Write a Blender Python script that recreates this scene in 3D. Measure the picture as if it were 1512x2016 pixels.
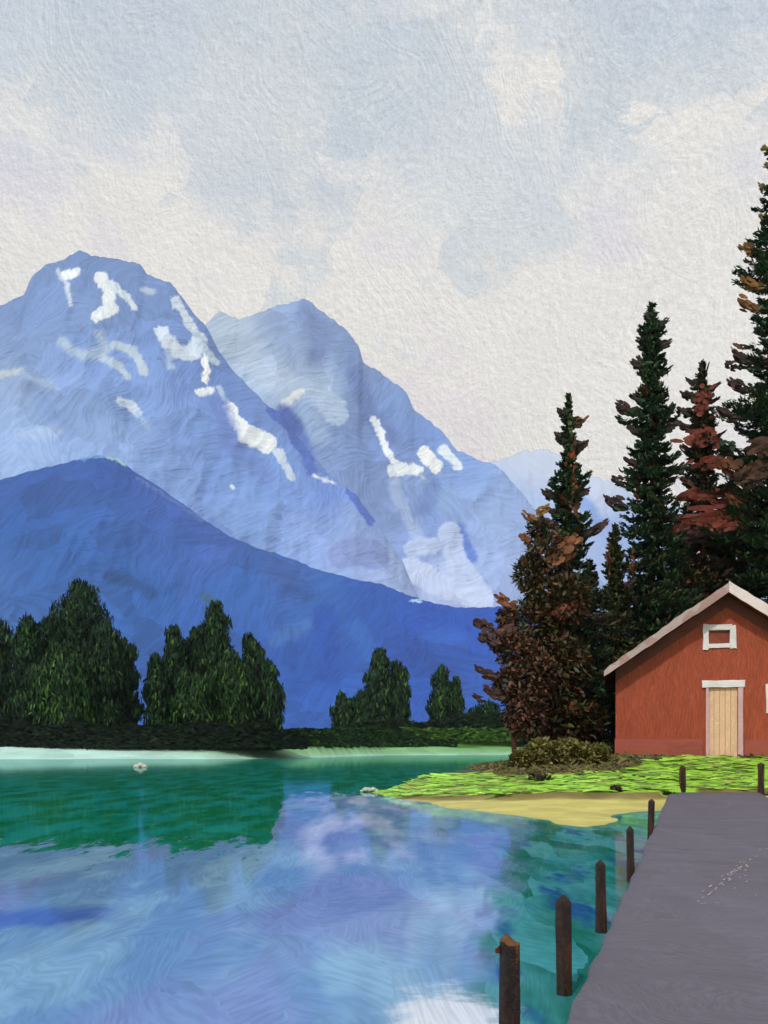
import bpy, bmesh, math, random
import numpy as np
from mathutils import Vector, noise as mnoise

# ------------------------------------------------------------------ camera, sky, sun, exposure
for o in list(bpy.data.objects): bpy.data.objects.remove(o)
S = bpy.context.scene
COL = S.collection
F, CX, HZ, EYE = 2000.0, 756.0, 1470.0, 1.5        # focal length, axis and eye line of the view
WZ = -0.25                                          # water level
cam = bpy.data.cameras.new("camera"); camo = bpy.data.objects.new("camera", cam); COL.objects.link(camo)
camo.location = (0, 0, EYE); camo.rotation_euler = (math.radians(90), 0, 0)
cam.sensor_fit = 'HORIZONTAL'; cam.sensor_width = 36; cam.lens = 36 * F / 1512
cam.shift_y = (HZ - 1008) / 1512; cam.clip_start = .1; cam.clip_end = 20000
S.camera = camo
S.view_settings.view_transform = 'Standard'; S.view_settings.look = 'None'
S.view_settings.exposure = 0.0; S.view_settings.gamma = 1
S.cycles.max_bounces = 6; S.cycles.diffuse_bounces = 3; S.cycles.glossy_bounces = 3
S.cycles.transparent_max_bounces = 4; S.cycles.caustics_reflective = False

SUN_EL, SUN_AZ = math.radians(46), math.radians(200)   # azimuth from +Y clockwise: behind and a little left of the camera
sd = Vector((math.sin(SUN_AZ) * math.cos(SUN_EL), math.cos(SUN_AZ) * math.cos(SUN_EL), math.sin(SUN_EL)))
sl = bpy.data.lights.new("sun", 'SUN'); sl.energy = 2.2; sl.angle = math.radians(3); sl.color = (1, .96, .9)
so = bpy.data.objects.new("sun", sl); COL.objects.link(so)
so.rotation_euler = sd.to_track_quat('Z', 'Y').to_euler(); so.location = (0, -20, 60)

def L(r, g=None, b=None):
    if g is None: r, g, b = r
    f = lambda c: (c / 255 / 12.92) if c <= 10 else ((c / 255 + .055) / 1.055) ** 2.4
    return (f(r), f(g), f(b))
def L4(*a): return (*L(*a), 1)

LL = L
# ---- node helpers
class NT:
    def __init__(s, tree): s.t = tree; s.n = tree.nodes; s.l = tree.links
    def new(s, typ, **kw):
        n = s.n.new(typ)
        for k, v in kw.items(): setattr(n, k, v)
        return n
    def set(s, sock, v):
        if isinstance(v, bpy.types.NodeSocket): s.l.new(v, sock)
        else: sock.default_value = v
    def math(s, op, a, b=0.0, c=None, clamp=False):
        n = s.new('ShaderNodeMath', operation=op, use_clamp=clamp); s.set(n.inputs[0], a); s.set(n.inputs[1], b)
        if c is not None: s.set(n.inputs[2], c)
        return n.outputs[0]
    def vmath(s, op, a, b=(0, 0, 0)):
        n = s.new('ShaderNodeVectorMath', operation=op); s.set(n.inputs[0], a)
        if op == 'SCALE': s.set(n.inputs['Scale'], b)
        else: s.set(n.inputs[1], b)
        return n.outputs['Value'] if op in ('DOT_PRODUCT', 'LENGTH') else n.outputs[0]
    def noise(s, vec, scale, detail=2, rough=.5, color=False):
        n = s.new('ShaderNodeTexNoise'); s.set(n.inputs['Vector'], vec); s.set(n.inputs['Scale'], scale)
        n.inputs['Detail'].default_value = detail; n.inputs['Roughness'].default_value = rough
        return n.outputs['Color' if color else 'Fac']
    def mix(s, fac, a, b, blend='MIX'):
        n = s.new('ShaderNodeMix', data_type='RGBA', blend_type=blend)
        s.set(n.inputs[0], fac); s.set(n.inputs[6], a); s.set(n.inputs[7], b); return n.outputs[2]
    def mapr(s, v, a, b, c=0.0, d=1.0, smooth=True):
        n = s.new('ShaderNodeMapRange', interpolation_type='SMOOTHSTEP' if smooth else 'LINEAR'); s.set(n.inputs[0], v)
        for i, x in zip((1, 2, 3, 4), (a, b, c, d)): n.inputs[i].default_value = x
        return n.outputs[0]
    def scale3(s, v, sc): return s.vmath('MULTIPLY', v, sc)
    def rot(s, v, axis, ang):
        n = s.new('ShaderNodeVectorRotate', rotation_type='AXIS_ANGLE'); s.set(n.inputs['Vector'], v)
        n.inputs['Axis'].default_value = axis; s.set(n.inputs['Angle'], ang); return n.outputs[0]
    def brush(s, vec, cell, axis=(0, 1, 0), spread=3.14, base=0.0, ratio=10, fine=26, aniso=(1, 1, 1), swirl=1.2):
        """strokes of a bristle brush: returns (tone per stroke, bristle streaks, fine grain); cell = stroke size in units of vec"""
        k = 1.0 / cell
        wob = s.vmath('SCALE', s.vmath('SUBTRACT', s.noise(vec, k * .9, 3, .6, True), (.5, .5, .5)), cell * .9)
        v = s.vmath('ADD', vec, wob)
        vo = s.new('ShaderNodeTexVoronoi', feature='F1'); s.set(vo.inputs['Vector'], s.scale3(v, aniso)); vo.inputs['Scale'].default_value = k
        sep = s.new('ShaderNodeSeparateColor'); s.l.new(vo.outputs['Color'], sep.inputs[0])
        ang = s.math('ADD', s.math('MULTIPLY', s.math('SUBTRACT', sep.outputs[0], .5), spread), base)
        bend = s.math('MULTIPLY', s.math('SUBTRACT', s.noise(vec, k * .6, 1), .5), swirl)
        r = s.rot(s.vmath('ADD', vec, s.vmath('SCALE', wob, min(1.0, swirl * .3))), axis, s.math('ADD', ang, bend))
        st = s.noise(s.scale3(r, (1.0, 1.0, ratio) if axis != (0, 0, 1) else (1.0, ratio, 1.0)), k * fine / ratio, 2, .6)
        gr = s.noise(vec, k * fine * .9, 3, .65)
        return sep.outputs[1], st, gr

def newmat(name):
    m = bpy.data.materials.new(name); m.use_nodes = True; t = NT(m.node_tree); t.n.clear()
    out = t.new('ShaderNodeOutputMaterial'); return m, t, out

def paint(name, color=None, attr=None, cell=1.0, var=.25, streak=.35, bump=.5, dist=None, rough=.55, spec=.3,
          axis=(0, 1, 0), spread=3.14, base=0.0, ratio=10, fine=26, hue=None, aniso=(1, 1, 1), specks=0.0, coords='Object', swirl=1.2, sharp=.25):
    m, t, out = newmat(name)
    tc = t.new('ShaderNodeTexCoord'); vec = tc.outputs[coords]
    if attr:
        a = t.new('ShaderNodeAttribute'); a.attribute_name = attr; c = a.outputs['Color']
    else: c = (*color, 1)
    tone, st, gr = t.brush(vec, cell, axis, spread, base, ratio, fine, aniso, swirl)
    if hue is not None: c = t.mix(t.math('MULTIPLY', t.mapr(tone, .45, .8), .7), c, (*hue, 1))
    f = t.math('ADD', 1 - var / 2 - streak / 2, t.math('ADD', t.math('MULTIPLY', tone, var), t.math('MULTIPLY', t.mapr(st, sharp, 1 - sharp), streak)))
    c = t.mix(1.0, c, t.vmath('SCALE', (1, 1, 1), f), 'MULTIPLY')
    if specks:
        sp = t.mapr(t.noise(vec, 30 / cell, 2, .7), .70 - specks * .04, .73)
        pm = t.mapr(t.noise(vec, 1.3 / cell, 2), .5, .62)
        c = t.mix(t.math('MULTIPLY', t.math('MULTIPLY', sp, pm), .8), c, (.62, .6, .56, 1))
    p = t.new('ShaderNodeBsdfPrincipled'); t.set(p.inputs['Base Color'], c)
    p.inputs['Roughness'].default_value = rough; p.inputs['Specular IOR Level'].default_value = spec
    h = t.math('ADD', t.math('MULTIPLY', st, 1.0), t.math('MULTIPLY', gr, .45))
    b = t.new('ShaderNodeBump'); b.inputs['Strength'].default_value = bump
    b.inputs['Distance'].default_value = dist if dist else cell * .06
    t.set(b.inputs['Height'], h); t.l.new(b.outputs[0], p.inputs['Normal'])
    t.l.new(p.outputs[0], out.inputs[0]); return m

# ---- world: daylight sky under a broken cover of brushed cloud
W = bpy.data.worlds.new("World"); S.world = W; W.use_nodes = True
t = NT(W.node_tree); t.n.clear()
out = t.new('ShaderNodeOutputWorld'); bg = t.new('ShaderNodeBackground'); bg.inputs['Strength'].default_value = .1
sky = t.new('ShaderNodeTexSky', sky_type='NISHITA', sun_disc=False)
sky.sun_elevation = SUN_EL; sky.sun_rotation = SUN_AZ; sky.air_density = 1.0; sky.dust_density = 1.5
tc = t.new('ShaderNodeTexCoord'); d = tc.outputs['Generated']
sx = t.new('ShaderNodeSeparateXYZ'); t.l.new(d, sx.inputs[0])
el = sx.outputs[2]
def sc10(c): return (c[0] * 10, c[1] * 10, c[2] * 10, 1)
tone, st, gr = t.brush(d, .062, (0, 1, 0), 1.5, 1.2, 10, 18, swirl=.6)
big = t.noise(t.scale3(d, (1, 1, 1.15)), 8.5, 4, .6)
big2 = t.noise(t.vmath('ADD', d, (3.1, 1.7, .4)), 9, 3, .6)
soft = t.math('ADD', big, t.math('MULTIPLY', t.math('SUBTRACT', tone, .5), .16))
cream, greyw, blue, pink = L(243, 237, 227), L(220, 223, 223), L(190, 202, 217), L(238, 229, 227)
elf = t.mapr(el, .25, .62)
cov = t.math('SUBTRACT', soft, t.math('MULTIPLY', t.math('SUBTRACT', elf, .5), .34))
c = t.mix(t.mapr(cov, .35, .48), sc10(greyw), sc10(cream))
c = t.mix(t.math('MULTIPLY', t.mapr(big2, .5, .62), t.mapr(cov, .45, .55)), c, sc10(pink))
c = t.mix(t.math('MULTIPLY', t.mapr(t.math('ADD', elf, t.math('MULTIPLY', t.math('SUBTRACT', big2, .5), 1.3)), .5, 1.25), .85), c, sc10(blue))
c = t.mix(.06, c, sky.outputs[0])
# raised paint: difference of two offset samples of the bristle relief
tone2, st2, gr2 = t.brush(t.vmath('ADD', d, (.0007, 0, .0010)), .062, (0, 1, 0), 1.5, 1.2, 10, 18, swirl=.6)
cr = t.noise(d, 170, 4, .72); cr2 = t.noise(t.vmath('ADD', d, (.0007, 0, .0010)), 170, 4, .72)
rel = t.math('ADD', t.math('MULTIPLY', t.math('SUBTRACT', st2, st), .45), t.math('MULTIPLY', t.math('SUBTRACT', cr2, cr), 1.25))
# fine wandering cracks
cw = t.vmath('ADD', t.scale3(d, (1, 1, 2.2)), t.vmath('SCALE', t.noise(d, 30, 3, .6, True), .05))
vo = t.new('ShaderNodeTexVoronoi', feature='DISTANCE_TO_EDGE'); t.set(vo.inputs['Vector'], cw); vo.inputs['Scale'].default_value = 26
crack = t.math('MULTIPLY', t.mapr(vo.outputs['Distance'], .0, .014, 1, 0), t.mapr(t.noise(d, 22, 2), .5, .62))
rel = t.math('SUBTRACT', rel, t.math('MULTIPLY', crack, .10))
f = t.math('ADD', t.math('ADD', 1.05, rel), t.math('MULTIPLY', t.math('SUBTRACT', tone, .5), .05))
c = t.mix(1.0, c, t.vmath('SCALE', (1, 1, 1), f), 'MULTIPLY')
t.set(bg.inputs['Color'], c); t.l.new(bg.outputs[0], out.inputs[0])

# ------------------------------------------------------------------ mesh helpers
rng = np.random.default_rng(7); random.seed(7)
def P(px, py, D): return np.array(((px - CX) / F * D, D, EYE + (HZ - py) / F * D))
def GP(px, py, z=0.0):
    D = (EYE - z) * F / (py - HZ); return np.array(((px - CX) / F * D, D, z))
def mesh(name, V, Fc, mat, parent=None, cols=None, smooth=True, loc=None):
    me = bpy.data.meshes.new(name); V = np.asarray(V, float)
    if loc is not None: V = V - np.asarray(loc)
    if isinstance(Fc, np.ndarray):
        n, k = Fc.shape
        me.vertices.add(len(V)); me.vertices.foreach_set('co', V.astype(np.float32).ravel())
        me.loops.add(n * k); me.loops.foreach_set('vertex_index', Fc.astype(np.int32).ravel())
        me.polygons.add(n); me.polygons.foreach_set('loop_start', np.arange(0, n * k, k, dtype=np.int32))
        me.update(calc_edges=True)
    else: me.from_pydata([tuple(v) for v in V], [], Fc); me.update()
    if smooth: me.polygons.foreach_set('use_smooth', np.ones(len(me.polygons), bool))
    if cols is not None:
        a = me.color_attributes.new('Col', 'FLOAT_COLOR', 'POINT')
        c4 = np.ones((len(V), 4), np.float32); c4[:, :3] = cols; a.data.foreach_set('color', c4.ravel())
    me.materials.append(mat)
    o = bpy.data.objects.new(name, me); COL.objects.link(o)
    if parent is not None: o.parent = parent
    elif loc is not None: o.location = tuple(loc)
    return o
def tag(o, label=None, cat=None, group=None, kind=None):
    for k, v in (('label', label), ('category', cat), ('group', group), ('kind', kind)):
        if v: o[k] = v
    return o
def empty(name, loc, label, cat, group=None):
    o = bpy.data.objects.new(name, None); o.empty_display_size = .3; COL.objects.link(o)
    o.location = tuple(float(x) for x in loc); return tag(o, label, cat, group)

def vnoise(x, y, seed=0):
    """smooth value noise on numpy arrays, about -1..1"""
    xi = np.floor(x).astype(np.int64); yi = np.floor(y).astype(np.int64); xf = x - xi; yf = y - yi
    u = xf * xf * (3 - 2 * xf); v = yf * yf * (3 - 2 * yf)
    def h(a, b):
        n = (a * 374761393 + b * 668265263 + seed * 974634777) & 0x7fffffff
        n = ((n ^ (n >> 13)) * 1274126177) & 0x7fffffff; n = n ^ (n >> 16)
        return (n & 0xffff) / 32767.5 - 1
    return (h(xi, yi) * (1 - u) + h(xi + 1, yi) * u) * (1 - v) + (h(xi, yi + 1) * (1 - u) + h(xi + 1, yi + 1) * u) * v
def fbm(x, y, o=4, seed=0, g=.5):
    s = 0; a = 1; n = 0
    for i in range(o): s = s + a * vnoise(x, y, seed + i * 17); n += a; a *= g; x = x * 2.03 + 5.1; y = y * 2.03 + 1.7
    return s / n
def ridge(x, y, o=4, seed=0):
    s = 0; a = 1; n = 0
    for i in range(o): s = s + a * (1 - 2 * np.abs(vnoise(x, y, seed + i * 17))); n += a; a *= .55; x = x * 2.1 + 3.3; y = y * 2.1 + 8.1
    return s / n
def sstep(a, b, x):
    t_ = np.clip((x - a) / (b - a), 0, 1); return t_ * t_ * (3 - 2 * t_)
def grid_faces(nr, nc):
    i = np.arange((nr - 1) * (nc - 1)); r = i // (nc - 1); c = i % (nc - 1); a = r * nc + c
    return np.stack([a, a + nc, a + nc + 1, a + 1], 1)

# ------------------------------------------------------------------ mountains (real relief, each at its own distance)
def seg_dist(px, py, pts):
    d_ = np.full(px.shape, 1e9)
    for (x0, y0), (x1, y1) in zip(pts[:-1], pts[1:]):
        dx, dy = x1 - x0, y1 - y0; L2 = dx * dx + dy * dy + 1e-9
        u = np.clip(((px - x0) * dx + (py - y0) * dy) / L2, 0, 1)
        d_ = np.minimum(d_, np.hypot(px - x0 - u * dx, py - y0 - u * dy))
    return d_
def massif(name, crest, D, run, back, rocks, patches, mat, rough=1.0, seed=1, step=2.4, pxr=(-70, 1600), rows=330, jag=2.5, top_z=None, foot=-12):
    cx = np.arange(pxr[0], pxr[1], step)
    ky = np.interp(cx, [p[0] for p in crest], [p[1] for p in crest])
    ky = ky + jag * fbm(cx / 9., cx * 0 + seed, 3, seed) 
    X = (cx - CX) / F * D; H = EYE + (HZ - ky) / F * D
    nb = 24
    tt = np.concatenate([-np.linspace(1, .03, nb), np.linspace(0, 1, rows)])
    T, XX = np.meshgrid(tt, X, indexing='ij'); HH = np.broadcast_to(H, T.shape)
    Tp = np.clip(T, 0, 1); Tn = np.clip(-T, 0, 1)
    Y = D - Tp * run + Tn * back
    Z = foot + (HH - foot) * (1 - Tp) ** 1.12
    Z = np.where(T < 0, foot + (HH - foot) * (1 - Tn) ** 1.3, Z)
    # gullies and spurs that run down the face
    q = D / F
    pxx = XX / q; zz = Z / q
    g = ridge(pxx / 120 + .35 * fbm(pxx / 90, zz / 90, 2, seed + 3), zz / 260, 3, seed + 5) * 19
    g = g + ridge(pxx / 38 + zz / 95, zz / 70, 2, seed + 9) * 3 + fbm(pxx / 14, zz / 20, 2, seed + 11) * 1.2
    amp = np.clip(Tp * 6, 0, 1) * rough * q
    Y = Y - g * amp * np.where(T < 0, 0, 1) * 1.3
    Z = Z + fbm(pxx / 26, zz / 30, 2, seed + 21) * 3 * amp * np.where(T < 0, 0, 1)
    # where each vertex shows on the traced face, for rock, snow and painted-in haze
    px = CX + F * XX / Y; py = HZ - F * (Z - EYE) / Y
    n1 = fbm(px / 40, py / 40, 3, seed + 31); n2 = fbm(px / 40 + 9, py / 40, 3, seed + 41)
    wx = px + 16 * n1; wy = py + 16 * n2
    num = 0; den = 0
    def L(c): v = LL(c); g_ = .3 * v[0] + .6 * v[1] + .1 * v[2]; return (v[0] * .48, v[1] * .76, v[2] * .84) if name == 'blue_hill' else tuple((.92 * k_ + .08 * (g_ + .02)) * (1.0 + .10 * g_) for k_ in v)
    for (x, y, c_) in rocks:  # rock colours, paler low down where valley haze is painted in
        w = 1 / (((wx - x) ** 2 + (wy - y) ** 2) + 900) ** 1.7
        num = num + w[..., None] * np.array(L(c_)); den = den + w
    C = num / den[..., None]
    lift = np.zeros(px.shape)
    for (pts, wd, c_, sft) in patches:
        sft *= .4 if sft < .5 else 1.0
        if min(c_) > 192: c_ = tuple(min(255, k_ + 5) for k_ in c_)
        dd = seg_dist(px + 7 * fbm(px / 11, py / 11, 4, seed + 51, .7), py + 7 * fbm(px / 11 + 4, py / 11, 4, seed + 61, .7), pts)
        m_ = 1 - sstep(wd * (1 - sft), wd * (1 + sft * .4) + 1, dd)
        m_ = m_ * np.clip(1.12 - .5 * np.clip(fbm(px / 3.2 + py / 9, py / 16, 3, seed + 71), 0, 1), 0, 1)
        C = C * (1 - m_[..., None]) + np.array(L(c_)) * m_[..., None]
        if sft < .4: lift = np.maximum(lift, m_)
    Y = Y - lift * q * 1.0
    V = np.stack([XX, Y, Z], -1).reshape(-1, 3)
    o = mesh(name, V, grid_faces(*T.shape)[:, ::-1].copy(), mat, cols=C.reshape(-1, 3))
    return tag(o, kind='structure')

def mt_mat(name, D, cellpx=105, var=.26, streak=.15, bump=1.0, spread=1.9, rough=.7, base=.75):
    q = D / F
    return paint(name, attr='Col', cell=cellpx * q, var=var, streak=streak, bump=bump, dist=3.6 * q, rough=rough, spec=.2,
                 spread=spread, base=base, ratio=9, fine=15, sharp=.36, swirl=.45)
M3 = [(-100, 1300), (700, 1100), (860, 990), (930, 925), (975, 908), (1010, 896), (1030, 888), (1052, 889), (1075, 884), (1096, 893), (1130, 922), (1160, 938), (1200, 948), (1260, 982), (1330, 1000), (1400, 985), (1450, 1005), (1700, 1040)]
massif('distant_mountain', M3, 4600, 700, 500,
       [(960, 930, (178, 192, 220)), (1060, 900, (190, 202, 224)), (1040, 1000, (160, 184, 222)), (1180, 960, (186, 198, 222)), (1000, 1100, (150, 174, 222)), (1230, 1040, (140, 168, 220)), (1420, 1010, (178, 190, 220)), (1000, 1160, (172, 190, 228))],
       [([(1150, 990), (1180, 1030)], 16, (122, 156, 216), .8), ([(960, 960), (965, 1000)], 4, (122, 140, 176), .7), ([(1420, 990), (1436, 1020)], 14, (196, 200, 222), .4)],
       mt_mat('far_mountain_paint', 4600, var=.08, streak=.07, bump=.3), .7, 3, pxr=(640, 1640), rows=200, jag=6)
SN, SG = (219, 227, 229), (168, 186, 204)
M2 = [(-100, 900), (300, 720), (405, 640), (432, 613), (470, 628), (505, 617), (545, 603), (600, 587), (640, 618), (682, 650), (706, 680), (715, 712), (760, 742), (800, 772), (816, 806), (870, 850), (900, 886), (940, 905), (975, 914), (1010, 950), (1060, 1010), (1120, 1090), (1250, 1200), (1700, 1340)]
massif('snowy_mountain', M2, 3700, 640, 500,
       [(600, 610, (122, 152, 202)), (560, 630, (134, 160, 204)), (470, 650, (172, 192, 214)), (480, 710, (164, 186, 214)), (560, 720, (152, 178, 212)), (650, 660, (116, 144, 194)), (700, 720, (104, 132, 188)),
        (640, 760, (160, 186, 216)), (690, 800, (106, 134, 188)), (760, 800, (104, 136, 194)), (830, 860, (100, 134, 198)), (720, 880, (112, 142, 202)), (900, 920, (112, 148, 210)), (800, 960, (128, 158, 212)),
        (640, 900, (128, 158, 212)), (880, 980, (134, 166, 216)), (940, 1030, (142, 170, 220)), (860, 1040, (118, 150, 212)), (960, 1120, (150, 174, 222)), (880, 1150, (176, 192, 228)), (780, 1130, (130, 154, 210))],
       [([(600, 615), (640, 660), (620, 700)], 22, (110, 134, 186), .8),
        ([(450, 660), (500, 720), (560, 760)], 42, (174, 194, 216), .9),  # pale mist at the saddle, painted into the face colour
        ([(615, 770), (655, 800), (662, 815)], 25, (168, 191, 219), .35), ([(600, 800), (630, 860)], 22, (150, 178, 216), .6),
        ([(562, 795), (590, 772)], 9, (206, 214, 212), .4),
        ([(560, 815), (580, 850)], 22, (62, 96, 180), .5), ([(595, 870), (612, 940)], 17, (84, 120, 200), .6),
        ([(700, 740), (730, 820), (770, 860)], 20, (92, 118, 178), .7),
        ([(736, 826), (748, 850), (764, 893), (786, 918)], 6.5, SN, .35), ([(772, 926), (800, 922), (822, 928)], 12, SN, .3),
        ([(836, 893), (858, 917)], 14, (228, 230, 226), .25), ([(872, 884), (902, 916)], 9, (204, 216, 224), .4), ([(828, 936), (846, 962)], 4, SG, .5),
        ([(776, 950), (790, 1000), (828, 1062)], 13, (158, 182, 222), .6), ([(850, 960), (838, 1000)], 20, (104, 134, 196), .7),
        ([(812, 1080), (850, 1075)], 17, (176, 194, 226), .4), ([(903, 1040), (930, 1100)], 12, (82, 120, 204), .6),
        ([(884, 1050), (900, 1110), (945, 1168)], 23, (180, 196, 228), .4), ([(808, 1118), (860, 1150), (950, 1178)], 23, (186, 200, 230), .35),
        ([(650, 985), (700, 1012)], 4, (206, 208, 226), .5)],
       mt_mat('snowy_mountain_paint', 3700), 1.0, 11, pxr=(240, 1600), rows=300, jag=4)
M1 = [(-120, 690), (-40, 630), (0, 603), (48, 578), (62, 545), (92, 520), (125, 512), (155, 493), (185, 504), (250, 515), (275, 520), (292, 542), (335, 556), (352, 576), (380, 616), (405, 640), (430, 690), (460, 730), (490, 762), (530, 800), (560, 822), (600, 880), (650, 936), (700, 972), (732, 1016), (762, 1060), (795, 1110), (830, 1190), (900, 1240), (1000, 1300), (1700, 1480)]
massif('snow_capped_mountain', M1, 3000, 640, 450,
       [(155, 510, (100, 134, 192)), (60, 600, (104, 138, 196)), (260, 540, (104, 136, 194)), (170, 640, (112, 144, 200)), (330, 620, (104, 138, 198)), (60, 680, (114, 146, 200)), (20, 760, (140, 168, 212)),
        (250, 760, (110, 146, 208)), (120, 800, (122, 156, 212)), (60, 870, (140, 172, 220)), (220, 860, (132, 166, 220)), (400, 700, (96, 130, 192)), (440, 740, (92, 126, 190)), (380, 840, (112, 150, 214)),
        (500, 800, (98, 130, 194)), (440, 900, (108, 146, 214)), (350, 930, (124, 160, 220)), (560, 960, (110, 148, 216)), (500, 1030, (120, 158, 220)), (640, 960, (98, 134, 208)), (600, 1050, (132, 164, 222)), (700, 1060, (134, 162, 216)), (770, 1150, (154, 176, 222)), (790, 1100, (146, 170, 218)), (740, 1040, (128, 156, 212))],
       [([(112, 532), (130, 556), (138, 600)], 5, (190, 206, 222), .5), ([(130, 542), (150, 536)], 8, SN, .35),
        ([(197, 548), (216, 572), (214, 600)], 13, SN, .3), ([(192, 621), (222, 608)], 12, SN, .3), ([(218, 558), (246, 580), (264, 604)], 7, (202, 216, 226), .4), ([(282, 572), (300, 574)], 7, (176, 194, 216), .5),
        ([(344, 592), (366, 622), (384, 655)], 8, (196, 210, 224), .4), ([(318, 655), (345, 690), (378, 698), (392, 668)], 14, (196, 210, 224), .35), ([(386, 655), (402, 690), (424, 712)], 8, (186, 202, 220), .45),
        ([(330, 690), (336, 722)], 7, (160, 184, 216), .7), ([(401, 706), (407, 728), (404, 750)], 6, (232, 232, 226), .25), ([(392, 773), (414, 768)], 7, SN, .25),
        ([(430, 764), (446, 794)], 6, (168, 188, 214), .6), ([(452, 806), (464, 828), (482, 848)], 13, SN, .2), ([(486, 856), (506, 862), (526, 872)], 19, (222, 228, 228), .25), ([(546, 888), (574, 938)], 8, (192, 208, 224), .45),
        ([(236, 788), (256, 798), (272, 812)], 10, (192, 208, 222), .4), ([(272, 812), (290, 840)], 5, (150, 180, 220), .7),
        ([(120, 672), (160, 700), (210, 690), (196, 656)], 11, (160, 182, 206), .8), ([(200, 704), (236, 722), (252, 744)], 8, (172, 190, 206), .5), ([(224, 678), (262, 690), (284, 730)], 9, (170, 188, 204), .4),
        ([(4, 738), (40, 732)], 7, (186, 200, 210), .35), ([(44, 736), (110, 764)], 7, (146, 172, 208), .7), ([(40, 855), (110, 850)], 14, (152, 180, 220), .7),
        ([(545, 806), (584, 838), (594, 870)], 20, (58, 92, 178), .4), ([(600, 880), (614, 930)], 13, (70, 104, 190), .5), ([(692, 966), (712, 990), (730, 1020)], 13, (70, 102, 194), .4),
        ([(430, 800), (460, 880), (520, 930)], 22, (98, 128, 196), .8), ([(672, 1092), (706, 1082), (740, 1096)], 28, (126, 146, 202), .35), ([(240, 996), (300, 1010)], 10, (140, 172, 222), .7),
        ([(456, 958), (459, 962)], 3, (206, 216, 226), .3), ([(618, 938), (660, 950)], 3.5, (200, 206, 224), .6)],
       mt_mat('snow_capped_mountain_paint', 3000), 1.0, 23, pxr=(-130, 1100), rows=330, jag=3.5)
HL = [(-120, 985), (-40, 955), (0, 945), (50, 930), (100, 918), (150, 905), (195, 896), (235, 904), (265, 928), (330, 970), (400, 1022), (460, 1060), (510, 1080), (570, 1098), (620, 1120), (680, 1136), (750, 1150), (800, 1170), (850, 1186), (900, 1196), (970, 1195), (1020, 1190), (1100, 1190), (1200, 1225), (1700, 1330)]
massif('blue_hill', HL, 1800, 460, 350,
       [(60, 950, (58, 90, 166)), (200, 930, (62, 92, 168)), (330, 1000, (80, 100, 178)), (420, 1080, (84, 106, 184)), (60, 1030, (50, 96, 168)), (200, 1040, (66, 104, 178)), (330, 1080, (74, 106, 182)), (100, 1140, (64, 108, 180)),
        (0, 1180, (76, 110, 178)), (260, 1180, (58, 104, 176)), (480, 1160, (60, 104, 178)), (620, 1180, (66, 104, 178)), (560, 1140, (80, 104, 176)), (720, 1200, (48, 90, 176)), (850, 1220, (42, 84, 180)), (960, 1250, (44, 88, 184)), (600, 1300, (48, 90, 174)),
        (420, 1300, (52, 94, 172)), (280, 1320, (58, 98, 172)), (650, 1400, (56, 98, 182)), (850, 1300, (48, 88, 178)), (930, 1340, (54, 96, 186)), (1000, 1400, (50, 96, 180))],
       [([(205, 893), (228, 902), (244, 914)], 5.5, (214, 216, 208), .4), ([(150, 903), (205, 897)], 2.5, (150, 176, 214), .6), ([(215, 1132), (250, 1144), (300, 1170)], 13, (52, 88, 150), .5),
        ([(400, 1175), (430, 1190)], 9, (70, 104, 130), .7), ([(640, 1210), (650, 1330)], 26, (44, 86, 174), .5), ([(700, 1240), (740, 1300)], 22, (62, 106, 186), .6), ([(600, 1230), (540, 1260)], 18, (82, 116, 184), .7),
        ([(270, 940), (400, 1025)], 3, (122, 126, 190), .6), ([(810, 1180), (830, 1184)], 3, (210, 212, 228), .4), ([(840, 1250), (900, 1260)], 22, (56, 98, 190), .7)],
       mt_mat('blue_hill_paint', 1800, 120, var=.28, streak=.2, bump=1.0), .8, 37, pxr=(-130, 1640), rows=260, jag=2)

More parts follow.
